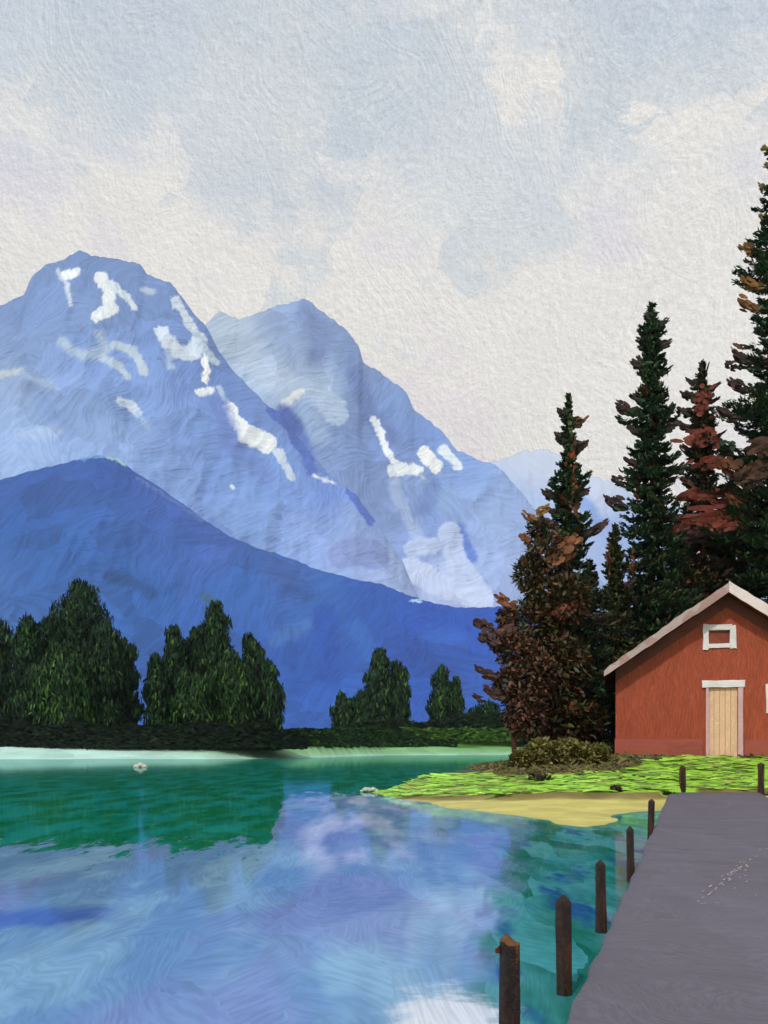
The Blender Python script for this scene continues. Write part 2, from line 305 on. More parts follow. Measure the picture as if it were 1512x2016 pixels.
# ------------------------------------------------------------------ lake
def water_mat():
    m, t, out = newmat('lake_water')
    tc = t.new('ShaderNodeTexCoord'); v = tc.outputs['Object']
    sx = t.new('ShaderNodeSeparateXYZ'); t.l.new(v, sx.inputs[0]); x, y = sx.outputs[0], sx.outputs[1]
    vs = t.scale3(v, (1, .25, 1))
    tone, st, gr = t.brush(vs, .55, (0, 0, 1), 3.1, .6, 6, 15, swirl=.35)
    # glacial water: milky blue in the deep part, jade green over the shallows by the causeway, reflections of cloud, trees and hill painted in
    n = t.noise(vs, .9, 3, .6)
    deep = t.mix(t.mapr(n, .42, .6), L4(104, 144, 186), L4(134, 174, 204))
    deep = t.mix(t.mapr(t.noise(t.vmath('ADD', vs, (7, 3, 0)), .55, 3), .5, .64), deep, L4(120, 140, 190))
    off = t.math('SUBTRACT', x, t.math('MULTIPLY_ADD', y, .275, -.45))          # sideways distance from the causeway edge
    offn = t.math('ADD', off, t.math('MULTIPLY', t.math('SUBTRACT', t.noise(vs, 1.8, 3, .6), .5), 1.3))
    offn = t.math('DIVIDE', offn, t.math('MAXIMUM', t.math('MULTIPLY', y, .11), .5))
    jade = t.mix(t.mapr(t.math('ADD', t.math('MULTIPLY', tone, .3), t.noise(vs, 1.4, 3, .6)), .5, .8), L4(26, 116, 104), L4(70, 154, 162))
    jade = t.mix(t.mapr(t.noise(vs, 1.6, 3, .6), .52, .68), jade, L4(34, 92, 148))
    c = t.mix(t.math('MULTIPLY', t.mapr(offn, -1.35, -.85), t.mapr(y, 24, 40, 1, 0)), deep, jade)
    drip = t.noise(t.scale3(v, (2.0, .42, 1)), 1.0, 4, .7)
    rag = t.math('MULTIPLY', t.math('SUBTRACT', drip, .5), 15)
    pale = t.math('MULTIPLY', t.mapr(t.noise(t.scale3(v, (1.3, .16, 1)), 1.0, 2, .5), .40, .68), t.math('MULTIPLY', t.mapr(y, 11, 17), t.mapr(t.math('DIVIDE', x, t.math('MAXIMUM', y, 1)), -.105, -.06)))  # pale streaks of reflected sky, painted into the water colour
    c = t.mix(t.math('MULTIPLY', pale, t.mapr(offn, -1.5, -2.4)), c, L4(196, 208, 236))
    hill_refl = t.math('MULTIPLY', t.mapr(t.math('ABSOLUTE', t.math('SUBTRACT', y, t.math('ADD', 10.6, t.math('MULTIPLY', t.math('SUBTRACT', n, .5), 3)))), .25, .9, 1, 0), t.mapr(t.math('DIVIDE', x, t.math('MAXIMUM', y, 1)), -.30, -.24, 1, 0))  # dark blue strokes: the hill's reflection painted into the water colour
    c = t.mix(t.math('MULTIPLY', hill_refl, .8), c, L4(64, 92, 178))
    far = t.mapr(t.math('SUBTRACT', t.math('ADD', y, rag), t.mapr(t.math('DIVIDE', x, t.math('MAXIMUM', y, 1)), -.118, -.088, 17.5, 37)), -.5, 1.0)  # ragged green band: reflection of the far trees, painted into the colour
    tree_refl = t.mix(t.mapr(t.noise(t.scale3(v, (1.2, .3, 1)), 1.0, 3, .6), .40, .62), L4(6, 112, 78), L4(22, 140, 132))
    tree_refl = t.mix(t.math('MULTIPLY', t.mapr(t.noise(t.scale3(v, (3.0, 1.2, 1)), 1.0, 4, .75), .56, .66), .7), tree_refl, L4(60, 150, 84))
    c = t.mix(far, c, tree_refl)
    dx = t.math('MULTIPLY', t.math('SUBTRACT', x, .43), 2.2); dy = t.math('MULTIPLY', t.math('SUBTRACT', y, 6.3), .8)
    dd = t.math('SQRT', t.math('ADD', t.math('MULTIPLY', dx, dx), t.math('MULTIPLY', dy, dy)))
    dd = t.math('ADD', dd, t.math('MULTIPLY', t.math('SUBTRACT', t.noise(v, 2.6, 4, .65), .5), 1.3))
    c = t.mix(t.mapr(dd, .55, 1.05, 1, 0), c, L4(222, 226, 232))  # white patch: a cloud reflection painted into the water colour
    f = t.math('ADD', .78, t.math('ADD', t.math('MULTIPLY', tone, .14), t.math('MULTIPLY', t.mapr(st, .35, .65), .18)))
    c = t.mix(1.0, c, t.vmath('SCALE', (1, 1, 1), f), 'MULTIPLY')
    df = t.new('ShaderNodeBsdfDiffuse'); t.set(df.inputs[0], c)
    gl = t.new('ShaderNodeBsdfGlossy'); gl.inputs['Roughness'].default_value = .055; gl.inputs['Color'].default_value = (.82, .95, .97, 1)
    fr = t.new('ShaderNodeFresnel'); fr.inputs['IOR'].default_value = 1.38
    h = t.math('ADD', t.math('ADD', t.math('MULTIPLY', st, .35), t.math('MULTIPLY', gr, .3)), t.math('MULTIPLY', t.noise(vs, 2.4, 3, .6), .9))
    b = t.new('ShaderNodeBump'); t.set(b.inputs['Strength'], t.mapr(y, 4, 12, .17, .018)); b.inputs['Distance'].default_value = .02
    t.set(b.inputs['Height'], h)
    for n_ in (df, gl): t.l.new(b.outputs[0], n_.inputs['Normal'])
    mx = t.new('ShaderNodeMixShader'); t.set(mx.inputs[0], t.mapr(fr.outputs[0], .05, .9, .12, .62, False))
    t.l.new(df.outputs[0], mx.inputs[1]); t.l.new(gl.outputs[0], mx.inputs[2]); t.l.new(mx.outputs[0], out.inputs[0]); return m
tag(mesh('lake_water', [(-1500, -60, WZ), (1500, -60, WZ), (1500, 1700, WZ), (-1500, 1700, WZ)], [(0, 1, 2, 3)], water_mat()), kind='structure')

# ------------------------------------------------------------------ land
SLOPE = .300; XL0 = (1110 - CX) / F * (1.5 * F / (2016 - HZ)); YL0 = 1.5 * F / (2016 - HZ)
YEND = 1.5 * F / (1560 - HZ)                                   # far end of the causeway
XE = (1318 - CX) / F * YEND
SLOPE = (XE - XL0) / (YEND - YL0)
def xl(y): return XL0 + SLOPE * (y - YL0)
PW = (1497 - 1318) / F * YEND                                  # its width
HD = 38.0                                                      # the barn's front wall
HZ0 = EYE - 22 / F * HD                                        # ground level at the barn

shore = [GP(px, py, WZ)[:2] for px, py in ((735, 1559), (800, 1575), (900, 1592), (1000, 1605), (1080, 1614), (1130, 1629), (1165, 1632), (1200, 1613), (1245, 1600), (1290, 1596))]
spts = [tuple(p) for p in shore] + [(xl(28), 28), (xl(20) + PW + .3, 20), (40, 18), (90, 30), (200, 60), (200, 220), (70, 220), (34, 130), (15, 90), (9.6, 72), (7.0, 56), (3.4, 46)]
def inside_dist(X, Y, poly):
    ins = np.zeros(X.shape, bool); d_ = np.full(X.shape, 1e9); n = len(poly)
    for i in range(n):
        x0, y0 = poly[i]; x1, y1 = poly[(i + 1) % n]
        c_ = ((y0 > Y) != (y1 > Y)) & (X < (x1 - x0) * (Y - y0) / (y1 - y0 + 1e-12) + x0); ins ^= c_
        dx, dy = x1 - x0, y1 - y0; u = np.clip(((X - x0) * dx + (Y - y0) * dy) / (dx * dx + dy * dy), 0, 1)
        d_ = np.minimum(d_, np.hypot(X - x0 - u * dx, Y - y0 - u * dy))
    return np.where(ins, d_, -d_)
GY = 31.2                                                      # the grass edge
def land_h(X, Y):
    s = inside_dist(X, Y, spts) + .5 * fbm(X * .9, Y * .5, 3, 5)
    h = WZ + np.where(s > 0, np.minimum(s * .06, .22), s * .12)
    ge = GY + .7 * vnoise(X * .35, X * 0, 4) + np.clip(4.2 - X, 0, 9) * .75
    ge = np.where(X > 9, np.maximum(ge, GY + (YEND + .15 - GY) * sstep(9.2, 10.6, X)), ge)
    A = np.interp(X, [-3, -.5, 1.5, 4.2, 6.0, 9, 40], [0, .05, .32, .62, .80, .98, 1.02])
    up = sstep(0, 1, (Y - ge) / np.clip(37.8 - ge, 3, 5.5))
    step_ = sstep(0, 1, (Y - ge + .5) / .55) * .13
    fall = np.clip(s / 1.6, 0, 1)
    h = h + (step_ + A * up) * fall
    h = h + .03 * fbm(X * 1.3, Y * 1.3, 3, 8) * fall
    return h, s, ge
def oo(X): return np.interp(X, [2.5, 4.6, 8, 9.5, 10.5], [5, 2.9, 2.9, 4.6, 4.2])
def strip_axis(a, b, n, p=1.0): return a + (b - a) * np.linspace(0, 1, n) ** p
ys = np.concatenate([strip_axis(17, 46, 300), strip_axis(46.3, 215, 90, 1.6)]); xs = np.concatenate([strip_axis(-4, 26, 330), strip_axis(26.4, 190, 60, 1.7)])
YY, XX = np.meshgrid(ys, xs, indexing='ij'); Hh, Sd, GE = land_h(XX, YY)
# keep the ground under the causeway slab
und = (XX > xl(YY) - .25) & (XX < xl(YY) + PW + .25) & (YY < YEND + .1)
Hh = np.where(und, np.minimum(Hh, -.05), Hh)
sand, soil, lawn, olive = map(np.array, (L(200, 190, 108), L(84, 60, 28), L(152, 202, 62), L(74, 72, 38)))
wsoil = .8 * sstep(-1.3, .0, YY - GE + .35 * fbm(XX * 1.1, YY, 3, 3)); wl = sstep(.05, .35, YY - GE + .3 * fbm(XX * .8, YY * 2, 3, 13)); wo = sstep(-.2, .25, YY - GE - oo(XX) + .4 * fbm(XX * .8, YY, 3, 23))
Cc = sand + (soil - sand) * wsoil[..., None]; Cc = Cc + (lawn - Cc) * wl[..., None]; Cc = Cc + (olive - Cc) * wo[..., None]
shal = sstep(.5, -.6, Sd); Cc = Cc * (1 - .3 * shal[..., None])
gm = paint('ground_paint', attr='Col', cell=.9, var=.25, streak=.3, bump=.6, dist=.03, rough=.7, axis=(0, 0, 1), spread=1.0, base=0, ratio=6)
tag(mesh('ground', np.stack([XX, YY, Hh], -1).reshape(-1, 3), grid_faces(*XX.shape)[:, ::-1].copy(), gm, cols=Cc.reshape(-1, 3)), kind='structure')

# far shore: a pale gravel beach, then dark wooded ground
def far_h(X, Y):
    sh = np.interp(X, [-200, -60, -25, -12, 0, 12, 26, 60, 120], [141, 139, 143, 160, 205, 215, 218, 230, 240]) + 2.5 * fbm(X / 14, X * 0, 3, 2)
    s = Y - sh
    top = np.interp(X, [-200, -60, -25, -14, -4, 8, 30, 120], [2.2, 2.0, 2.0, 2.2, 3.0, 4.2, 3.6, 3.0])
    h = WZ + np.where(s < 0, s * .1, 0) + 1.75 * sstep(0, 11, s) + (top) * sstep(10, 28, s)
    return h + .25 * fbm(X / 5, Y / 5, 3, 6) * sstep(3, 12, s), s
ys = np.concatenate([strip_axis(132, 260, 210), strip_axis(262, 520, 30)]); xs = strip_axis(-230, 150, 380)
YY, XX = np.meshgrid(ys, xs, indexing='ij'); Hh, s = far_h(XX, YY)
mint, olg, drk, grs = map(np.array, (L(196, 236, 224), L(124, 176, 116), L(16, 38, 16), L(82, 128, 44)))
mm = sstep(-40, -10, XX + 6 * fbm(XX / 9, YY / 3, 3, 5)); Cc = mint + (olg - mint) * (mm * (.45 + .55 * sstep(0, 6, s)))[..., None]
wd = sstep(8, 11, s + 1.5 * fbm(XX / 4, YY / 4, 3, 9)); base_ = drk + (grs - drk) * (sstep(-2, 6, XX) * sstep(.2, .0, fbm(XX / 6, YY / 6, 2, 77) - .15))[..., None]
Cc = Cc + (base_ - Cc) * wd[..., None]
fm = paint('far_shore_paint', attr='Col', cell=5, var=.25, streak=.3, bump=.6, dist=.25, rough=.75, axis=(0, 0, 1), spread=.5, ratio=8)
tag(mesh('far_shore', np.stack([XX, YY, Hh], -1).reshape(-1, 3), grid_faces(*XX.shape)[:, ::-1].copy(), fm, cols=Cc.reshape(-1, 3)), kind='structure')

# causeway: a worn slab with slightly ragged edges
def causeway():
    n, k = 260, 24; y0 = -4.0; yy = y0 + (YEND - y0) * np.linspace(0, 1, n) ** 1.5
    V = []; prof = np.linspace(0, 1, k)
    for y in yy:
        jl = .035 * float(fbm(np.array([y * 2.1]), np.array([1.]), 3, 1)[0]); jr = .035 * float(fbm(np.array([y * 2.1]), np.array([9.]), 3, 1)[0])
        a = xl(y) + jl; b = xl(y) + PW + jr
        row = [(a - .05, y, -.9), (a - .03, y, -.30), (a, y, -.03)]
        row += [(a + .03 + (b - a - .06) * u, y, 0 + .006 * float(mnoise.noise(Vector((u * 6, y * 1.5, 0))))) for u in prof]
        row += [(b, y, -.03), (b + .03, y, -.30), (b + .05, y, -.9)]
        V += row
    w = k + 6; Fc = [tuple(x) for x in grid_faces(n, w)[:, ::-1].tolist()]
    Fc.append(tuple((n - 1) * w + i for i in range(w))); Fc.append(tuple(reversed(range(w))))
    m = paint('causeway_paint', L(99, 95, 106), cell=.7, var=.05, streak=.22, bump=.9, dist=.016, rough=.62, spec=.25, axis=(0, 0, 1), spread=1.0, base=1.3, ratio=8, fine=24, hue=L(102, 97, 111), aniso=(1, .3, 1), swirl=.4, sharp=.33)
    tag(mesh('path', V, Fc, m), kind='structure')
causeway()

# pale scratches in the path surface
def scratches():
    V = []; Fc = []
    def line(pts, w=.011):
        q = [GP(x, y, 0.0) for x, y in pts]
        for a, b in zip(q[:-1], q[1:]):
            n = max(2, int(np.linalg.norm(b - a) / .20))
            for i in range(n):
                if random.random() < .35: continue
                p0 = a + (b - a) * (i / n); p1 = a + (b - a) * ((i + random.uniform(.4, .9)) / n)
                j = np.array((random.gauss(0, .03), random.gauss(0, .05), 0)); d_ = p1 - p0; nrm = np.array((-d_[1], d_[0], 0)); nrm = nrm / (np.linalg.norm(nrm) + 1e-9) * w * random.uniform(.4, 1.1)
                k = len(V); V.extend([p0 + j - nrm, p1 + j - nrm * .3, p1 + j + nrm * .3, p0 + j + nrm])
                for v in V[k:]: v[2] = .010
                Fc.append((k, k + 1, k + 2, k + 3))
    line([(1364, 1793), (1385, 1770), (1420, 1745), (1445, 1715), (1470, 1690), (1500, 1672), (1540, 1668)])
    line([(1385, 1782), (1425, 1778), (1432, 1755), (1452, 1735), (1466, 1700)])
    line([(1398, 1760), (1440, 1725), (1470, 1698)]); line([(1430, 1590), (1450, 1575), (1455, 1567)]); line([(1485, 1765), (1500, 1760)])
    m = paint('scratch_paint', L(204, 184, 178), cell=.1, var=.2, streak=.2)
    tag(mesh('scratch_marks', V, Fc, m, smooth=False), kind='structure')
scratches()

# ------------------------------------------------------------------ brush-dab foliage
def dabs(cen, dr, wd, ln, w, bend, col):
    n = len(cen); dr = dr / np.linalg.norm(dr, axis=1, keepdims=True)
    nm = np.cross(dr, wd); nm /= (np.linalg.norm(nm, axis=1, keepdims=True) + 1e-9); wd = np.cross(nm, dr)
    ln = ln[:, None]; w = w[:, None]; bend = bend[:, None]
    pt = lambda u, v, b_: cen + dr * ln * u + wd * w * v + nm * ln * bend * b_
    V = np.stack([pt(-.5, -.22, -.5), pt(-.5, .22, -.5), pt(-.12, -.55, .1), pt(-.12, .55, .1), pt(.3, -.42, .1), pt(.3, .42, .1), pt(.5, -.08, -.4), pt(.5, .1, -.4)], 1)
    b0 = np.arange(n)[:, None] * 8
    Fc = np.concatenate([b0 + np.array([[0, 1, 3, 2]]), b0 + np.array([[2, 3, 5, 4]]), b0 + np.array([[4, 5, 7, 6]])], 0)
    return V.reshape(-1, 3), Fc, np.repeat(col, 8, 0)
def merge(parts):
    V = []; Fc = []; C = []; k = 0
    for v, f, c in parts: V.append(v); Fc.append(f + k); C.append(c); k += len(v)
    return np.concatenate(V), np.concatenate(Fc), np.concatenate(C)
def paddle(p, d_, length, width, col, curl=.35):
    """the loaded end of a bough: a sheaf of long dabs starting at p, running along d_ and curling upward"""
    d_ = np.array(d_, float); d_ /= np.linalg.norm(d_); side = np.cross(d_, (0, 0, 1.)); side /= (np.linalg.norm(side) + 1e-6); up = np.cross(side, d_)
    m = 30; u = rng.uniform(0, .92, m); prof = np.sin(np.pi * np.clip(u * .8 + .14, 0, 1)) ** .7
    path = p + d_ * length * u[:, None] + np.array((0, 0, 1.)) * length * curl * (u[:, None] ** 2)
    c_ = path + side * (rng.normal(0, .26, m) * width * prof)[:, None] + up * (rng.uniform(-.42, .42, m) * width * prof)[:, None]
    dr = d_ + np.array((0, 0, 1.)) * curl * 2 * u[:, None] + rng.normal(0, .14, (m, 3))
    return dabs(c_, dr, np.tile(up, (m, 1)) + rng.normal(0, .25, (m, 3)), rng.uniform(.28, .5, m) * length, rng.uniform(.18, .36, m) * width, rng.uniform(-.05, .2, m), palcol(m, (col,), (1,), .3) * 1.3)
def palcol(n, pal, wts, jit=.25):
    i = rng.choice(len(pal), n, p=np.array(wts) / sum(wts)); c = np.array([L(p) for p in pal])[i]
    return c * (1 + jit * rng.uniform(-1, 1, (n, 1)))
fol_near = paint('spruce_paint', attr='Col', cell=.5, var=.35, streak=.5, bump=.8, dist=.03, rough=.5, spec=.35, spread=2.5, ratio=7, fine=10)
fol_far = paint('far_tree_paint', attr='Col', cell=1.8, var=.35, streak=.5, bump=.8, dist=.08, rough=.6, spec=.25, spread=.7, base=1.57, ratio=7)
bark = paint('bark_paint', L(74, 46, 30), cell=.4, var=.4, streak=.6, bump=.9, dist=.03, rough=.7, spread=.5, base=1.57, hue=L(120, 58, 36))
def trunk_mesh(base, top, r0, parent, name='trunk', mat=None, limbs=()):
    V = []; Fc = []
    def tube(a, b, ra, rb, n=8, wob=.04):
        a = np.array(a, float); b = np.array(b, float); d_ = b - a; ln = np.linalg.norm(d_); d_ = d_ / ln
        s_ = np.cross(d_, (0.31, .95, .1)); s_ /= np.linalg.norm(s_); u_ = np.cross(d_, s_); k0 = len(V); R = 9
        for i in range(R):
            f_ = i / (R - 1); c_ = a + d_ * ln * f_ + (s_ * math.sin(f_ * 7 + a[0]) + u_ * math.cos(f_ * 5 + a[1])) * wob * ra * 4 * math.sin(math.pi * f_); r = ra + (rb - ra) * f_
            for j in range(n): an = 2 * math.pi * j / n; V.append(c_ + (s_ * math.cos(an) + u_ * math.sin(an)) * r * (1 + random.uniform(-.08, .08)))
        for i in range(R - 1):
            for j in range(n): Fc.append((k0 + i * n + j, k0 + i * n + (j + 1) % n, k0 + (i + 1) * n + (j + 1) % n, k0 + (i + 1) * n + j))
        Fc.append(tuple(k0 + (R - 1) * n + j for j in range(n)))
    tube(base, top, r0, r0 * .12)
    for a, b, r in limbs: tube(a, b, r, r * .3, 5)
    return mesh(name, V, Fc, mat or bark, parent)

DK, MG, BR, DB, OL, RD = (20, 40, 24), (32, 62, 30), (92, 54, 28), (52, 36, 32), (104, 86, 36), (128, 62, 46)
def spruce(tipx, tipy, basey, D, prof, label, cat='spruce tree', tips=(), pal=((36, 62, 40), (50, 86, 46), (68, 76, 40), (84, 60, 42)), wts=(5, 4, 2, 1), reds=(), n_boughs=9, dens=1.0, redtrunk=False, name='spruce_tree', auto=12, group='spruces beside the red barn'):
    base = P(tipx, basey, D); base[2] = min(base[2], HZ0 - .2) if D < 100 else base[2]
    top = P(tipx, tipy, D); q = D / F
    root = empty(name, base, label, cat, group)
    py_ = [p[0] for p in prof]; hw = [p[1] for p in prof]
    parts = []; limbs = []
    rel = lambda p: p - base
    zt = top[2]; zb = EYE + (HZ - prof[-1][0]) * q
    rad = lambda z: np.interp(HZ - (z - EYE) / q, py_, hw) * q
    z = zt - 6 * q; cen, dr, wd, ln, w, bd = [], [], [], [], [], []
    ti = 0
    while z > zb:
        R = rad(z); sp = max(15 * q, min(.5 * R, 30 * q)); ti += 1
        nb = max(5, int(n_boughs + R / q / 14)); ph = rng.uniform(0, 6.28); tier = rng.uniform(.66, 1.16)
        for k in range(nb):
            a = ph + 2 * math.pi * k / nb + rng.uniform(-.25, .25); Lb = R * tier * rng.uniform(.72, 1.08) * (1 + .42 * float(vnoise(np.array([math.cos(a) * 1.3 + tipx]), np.array([z / q / 26.]), 3)[0]))
            dirh = np.array((math.cos(a), math.sin(a), 0)); sd_ = np.array((-math.sin(a), math.cos(a), 0))
            droop = rng.uniform(.10, .32); z0 = z + rng.uniform(-.3, .3) * sp
            if k % 3 == 0 and R > 12 * q: limbs.append((rel(np.array((base[0], base[1], z0))), rel(np.array((base[0], base[1], z0)) + dirh * Lb * .85 + np.array((0, 0, -droop * Lb * .7))), max(.02, .02 * R)))
            m = int(max(6, dens * (8 + (Lb / q) * 1.1)))
            u = rng.uniform(.12, 1.0, m) ** .8; lat = rng.normal(0, .085, m) * Lb
            zc = z0 - droop * Lb * u + .75 * Lb * np.clip(u - .72, 0, 1) + rng.normal(0, .13, m) * sp * (1.3 - u) - .1 * sp
            c_ = np.array((base[0], base[1], 0)) + dirh * (Lb * u)[:, None] + sd_ * lat[:, None]; c_[:, 2] = zc
            cen.append(c_); n3 = rng.normal(0, .38, (m, 3))
            dr.append(dirh * .9 + n3 + np.array((0, 0, 1.)) * (-.3 + .9 * (u > .72))[:, None]); wd.append(np.cross(dirh, (0, 0, 1.)) + rng.normal(0, .4, (m, 3)))
            ln.append(rng.uniform(6, 15, m) * q); w.append(rng.uniform(2.6, 5.5, m) * q); bd.append(rng.uniform(-.1, .3, m))
        z -= sp * .8
    # the leader at the top
    for zz in np.linspace(zt, zt - 40 * q, 12):
        cen.append(np.array([[base[0] + rng.normal(0, 1.2) * q, base[1], zz - 6 * q]])); dr.append(np.array([[rng.normal(0, .3), rng.normal(0, .3), 1.]])); wd.append(np.array([[1., .3, 0]])); ln.append(np.array([16 * q])); w.append(np.array([(5 + (zt - zz) / q * .15) * q])); bd.append(np.array([.1]))
    cen = np.concatenate(cen); n = len(cen)
    c_ = palcol(n, pal, wts)
    parts.append(dabs(rel(cen), np.concatenate(dr), np.concatenate(wd), np.concatenate(ln), np.concatenate(w), np.concatenate(bd), c_))
    for tp in tips:
        x, y, lpx, side = tp[:4]; colr = tp[4] if len(tp) > 4 else DB; wpx = tp[5] if len(tp) > 5 else lpx * .5
        fr = -rng.uniform(.05, .35) * rad(EYE + (HZ - y) * q)
        tipp = P(x, y, D); tipp[1] += fr
        dv = np.array((side, -.15, .05)) if side else np.array((0, -.1, 1.))
        p0 = tipp - dv / np.linalg.norm(dv) * lpx * q * .5
        parts.append(paddle(rel(p0), dv, lpx * q, wpx * q, colr, .4 if side else 0))
        if side:
            m = 34; u = rng.uniform(.25, .98, m); a0 = np.array((base[0], base[1], tipp[2] - .08)); cc = a0 + (tipp - a0) * u[:, None] + rng.normal(0, 1, (m, 3)) * q * np.array((4, 5, 5.5)) * (1.25 - .7 * u[:, None])
            parts.append(dabs(rel(cc), np.array((side, 0, .15)) + rng.normal(0, .3, (m, 3)), np.array((0, -.5, 1.)) + rng.normal(0, .3, (m, 3)), rng.uniform(8, 17, m) * q, rng.uniform(3.5, 7, m) * q, rng.uniform(-.1, .3, m), palcol(m, (pal[0], pal[1], colr), (3, 2, 3))))
        if side: limbs.append((rel(np.array((base[0], base[1], tipp[2] - .1))), rel(p0 + dv * .1), .03))
    for i in range(auto):
        f_ = rng.uniform(.12, .8); zz = zt + (zb - zt) * f_; R = rad(zz); a = rng.choice([rng.uniform(.4, 2.7), rng.uniform(-2.6, -.5)])
        d_ = np.array((math.cos(a), math.sin(a), .1)); p0 = np.array((base[0], base[1], zz - .2 * R)) + d_ * R * .8
        parts.append(paddle(rel(p0), d_, rng.uniform(16, 30) * q, rng.uniform(9, 14) * q, random.choice((DB, BR, (34, 44, 26)))))
    for (x, y, rx, ry, cl) in reds:     # patches of rusty dying needles: overlapping long dabs on the near side
        m = int(14 + rx * ry / 22); cz = P(x, y, D); R = rad(cz[2])
        cc = np.stack([cz[0] + rng.normal(0, .5, m) * rx * q, cz[1] - R * rng.uniform(.75, 1.0, m), cz[2] + rng.normal(0, .45, m) * ry * q], 1)
        parts.append(dabs(rel(cc), np.stack([np.ones(m), rng.normal(0, .2, m), rng.normal(.15, .25, m)], 1), np.tile(np.array((0, -.3, 1.)), (m, 1)) + rng.normal(0, .2, (m, 3)), rng.uniform(.5, .9, m) * rx * q, rng.uniform(6, 11, m) * q, rng.uniform(-.1, .25, m), palcol(m, (cl,), (1,))))
    V, Fc, C = merge(parts)
    mesh('crown', V, Fc, fol_near, root, C)
    trunk_mesh(rel(base) - np.array((0, 0, .3)), rel(top) - np.array((0, 0, 4 * q)), .16 + .008 * (top[2] - base[2]), root, limbs=limbs, mat=redbark if redtrunk else bark)
    if redtrunk:                        # bare reddish bark showing on the near side of the crown
        pass
    return root
redbark = paint('red_bark_paint', L(128, 60, 38), cell=.4, var=.4, streak=.5, bump=.9, dist=.03, rough=.7, spread=.5, base=1.57)

# tall spruce rising behind the barn's left eave
spruce(1283, 597, 1492, 56, [(597, 3), (640, 20), (700, 27), (760, 34), (820, 46), (880, 50), (950, 56), (1000, 64), (1060, 72), (1150, 84), (1300, 96), (1470, 104)],
       'tallest whole dark spruce with brown upturned branch ends, left of the barn ridge',
       tips=[(1278, 629, 26, -1, DB, 16), (1305, 640, 24, 1, DB, 11), (1262, 676, 22, -1, DB, 15), (1311, 682, 22, 1, DB, 15), (1250, 722, 24, -1, DB, 16), (1250, 790, 28, -1, DB, 16), (1230, 812, 40, -1, DB, 22),
             (1309, 818, 34, 1, DB, 16), (1244, 853, 26, -1, DB, 17), (1318, 846, 30, 1, DB, 18), (1240, 917, 34, -1, DB, 16), (1336, 930, 26, 1, DB, 20), (1214, 951, 24, -1, DB, 18), (1208, 999, 42, -1, DB, 24)])
spruce(1383, 710, 1492, 58.5, [(710, 2), (750, 12), (780, 22), (840, 26), (900, 34), (960, 42), (1030, 54), (1120, 66), (1300, 84), (1470, 92)],
       'slim spruce with rust red needles, right of the tallest whole spruce', redtrunk=True,
       tips=[(1384, 742, 62, 0, DB, 15), (1362, 757, 26, -1, DB, 13), (1399, 770, 36, 1, DB, 13), (1348, 781, 22, -1, DB, 14), (1345, 815, 26, -1, DB, 17), (1347, 843, 28, -1, DB, 17), (1350, 893, 30, -1, DB, 18), (1352, 955, 28, -1, BR, 18)],
       reds=[(1378, 800, 16, 40, RD), (1374, 866, 34, 18, RD), (1392, 918, 32, 16, RD), (1372, 988, 40, 14, RD), (1378, 1040, 64, 26, RD), (1342, 1066, 36, 16, DB)], pal=((38, 62, 38), (60, 70, 38), (104, 62, 42), (84, 52, 42)), wts=(4, 3, 2, 2), auto=8)
spruce(1119, 775, 1492, 44, [(775, 2), (815, 10), (860, 17), (900, 24), (945, 40), (980, 34), (1040, 48), (1090, 56), (1180, 72), (1300, 90), (1470, 98)],
       'pointed dark spruce with a rusty streak of bare trunk, beside the brown tree',
       tips=[(1121, 793, 34, 0, DB, 10), (1108, 816, 24, -1, DB, 16), (1143, 833, 28, 1, BR, 12), (1101, 864, 22, -1, DB, 16), (1147, 879, 22, 1, DB, 17), (1081, 979, 30, -1, DB, 18), (1148, 974, 26, 1, DB, 16), (1086, 1013, 22, -1, DB, 15), (1172, 1048, 44, 1, DB, 20), (1078, 1036, 34, -1, DB, 20)],
       reds=[(1122, 905, 7, 46, (126, 60, 34)), (1124, 960, 6, 34, (120, 58, 34)), (1126, 1010, 7, 26, (92, 54, 30)), (1120, 850, 5, 40, (74, 88, 40))], auto=8)
spruce(1548, 190, 1492, 57, [(190, 4), (300, 34), (380, 44), (450, 50), (505, 70), (620, 84), (700, 92), (800, 104), (900, 118), (1000, 128), (1200, 150), (1470, 170)],
       'huge spruce with olive branch ends, cut off by the right photo edge',
       tips=[(1507, 307, 26, -1, OL, 15), (1508, 335, 18, -1, OL, 12), (1504, 377, 26, -1, OL, 15), (1506, 440, 30, -1, OL, 20), (1470, 506, 42, -1, (110, 78, 40), 24), (1470, 572, 40, -1, (112, 80, 38), 22), (1464, 612, 38, -1, (108, 72, 34), 26),
             (1452, 714, 40, -1, DB, 22), (1438, 726, 24, -1, DB, 17), (1446, 770, 38, -1, DB, 24), (1424, 826, 36, -1, DB, 22), (1422, 938, 50, -1, BR, 34), (1440, 997, 36, -1, BR, 26), (1418, 890, 30, -1, (34, 56, 34), 24)],
       reds=[(1486, 915, 44, 28, (74, 50, 34)), (1450, 960, 34, 22, (78, 50, 32))], n_boughs=11, dens=1.2, auto=18)
spruce(1211, 1032, 1492, 54, [(1032, 3), (1060, 12), (1100, 24), (1150, 34), (1250, 50), (1350, 62), (1470, 70)], 'short olive green spruce in the gap left of the tallest whole spruce', pal=((52, 64, 34), (72, 82, 42), (90, 64, 38)), wts=(3, 3, 1), auto=5,
       reds=[(1195, 1100, 6, 30, (92, 54, 30)), (1240, 1120, 6, 26, (96, 52, 32))])
spruce(1334, 1020, 1492, 61, [(1020, 3), (1080, 34), (1160, 60), (1300, 84), (1470, 96)], 'dark spruce directly behind the left roof slope, its tip hidden by the tallest spruce', auto=4)
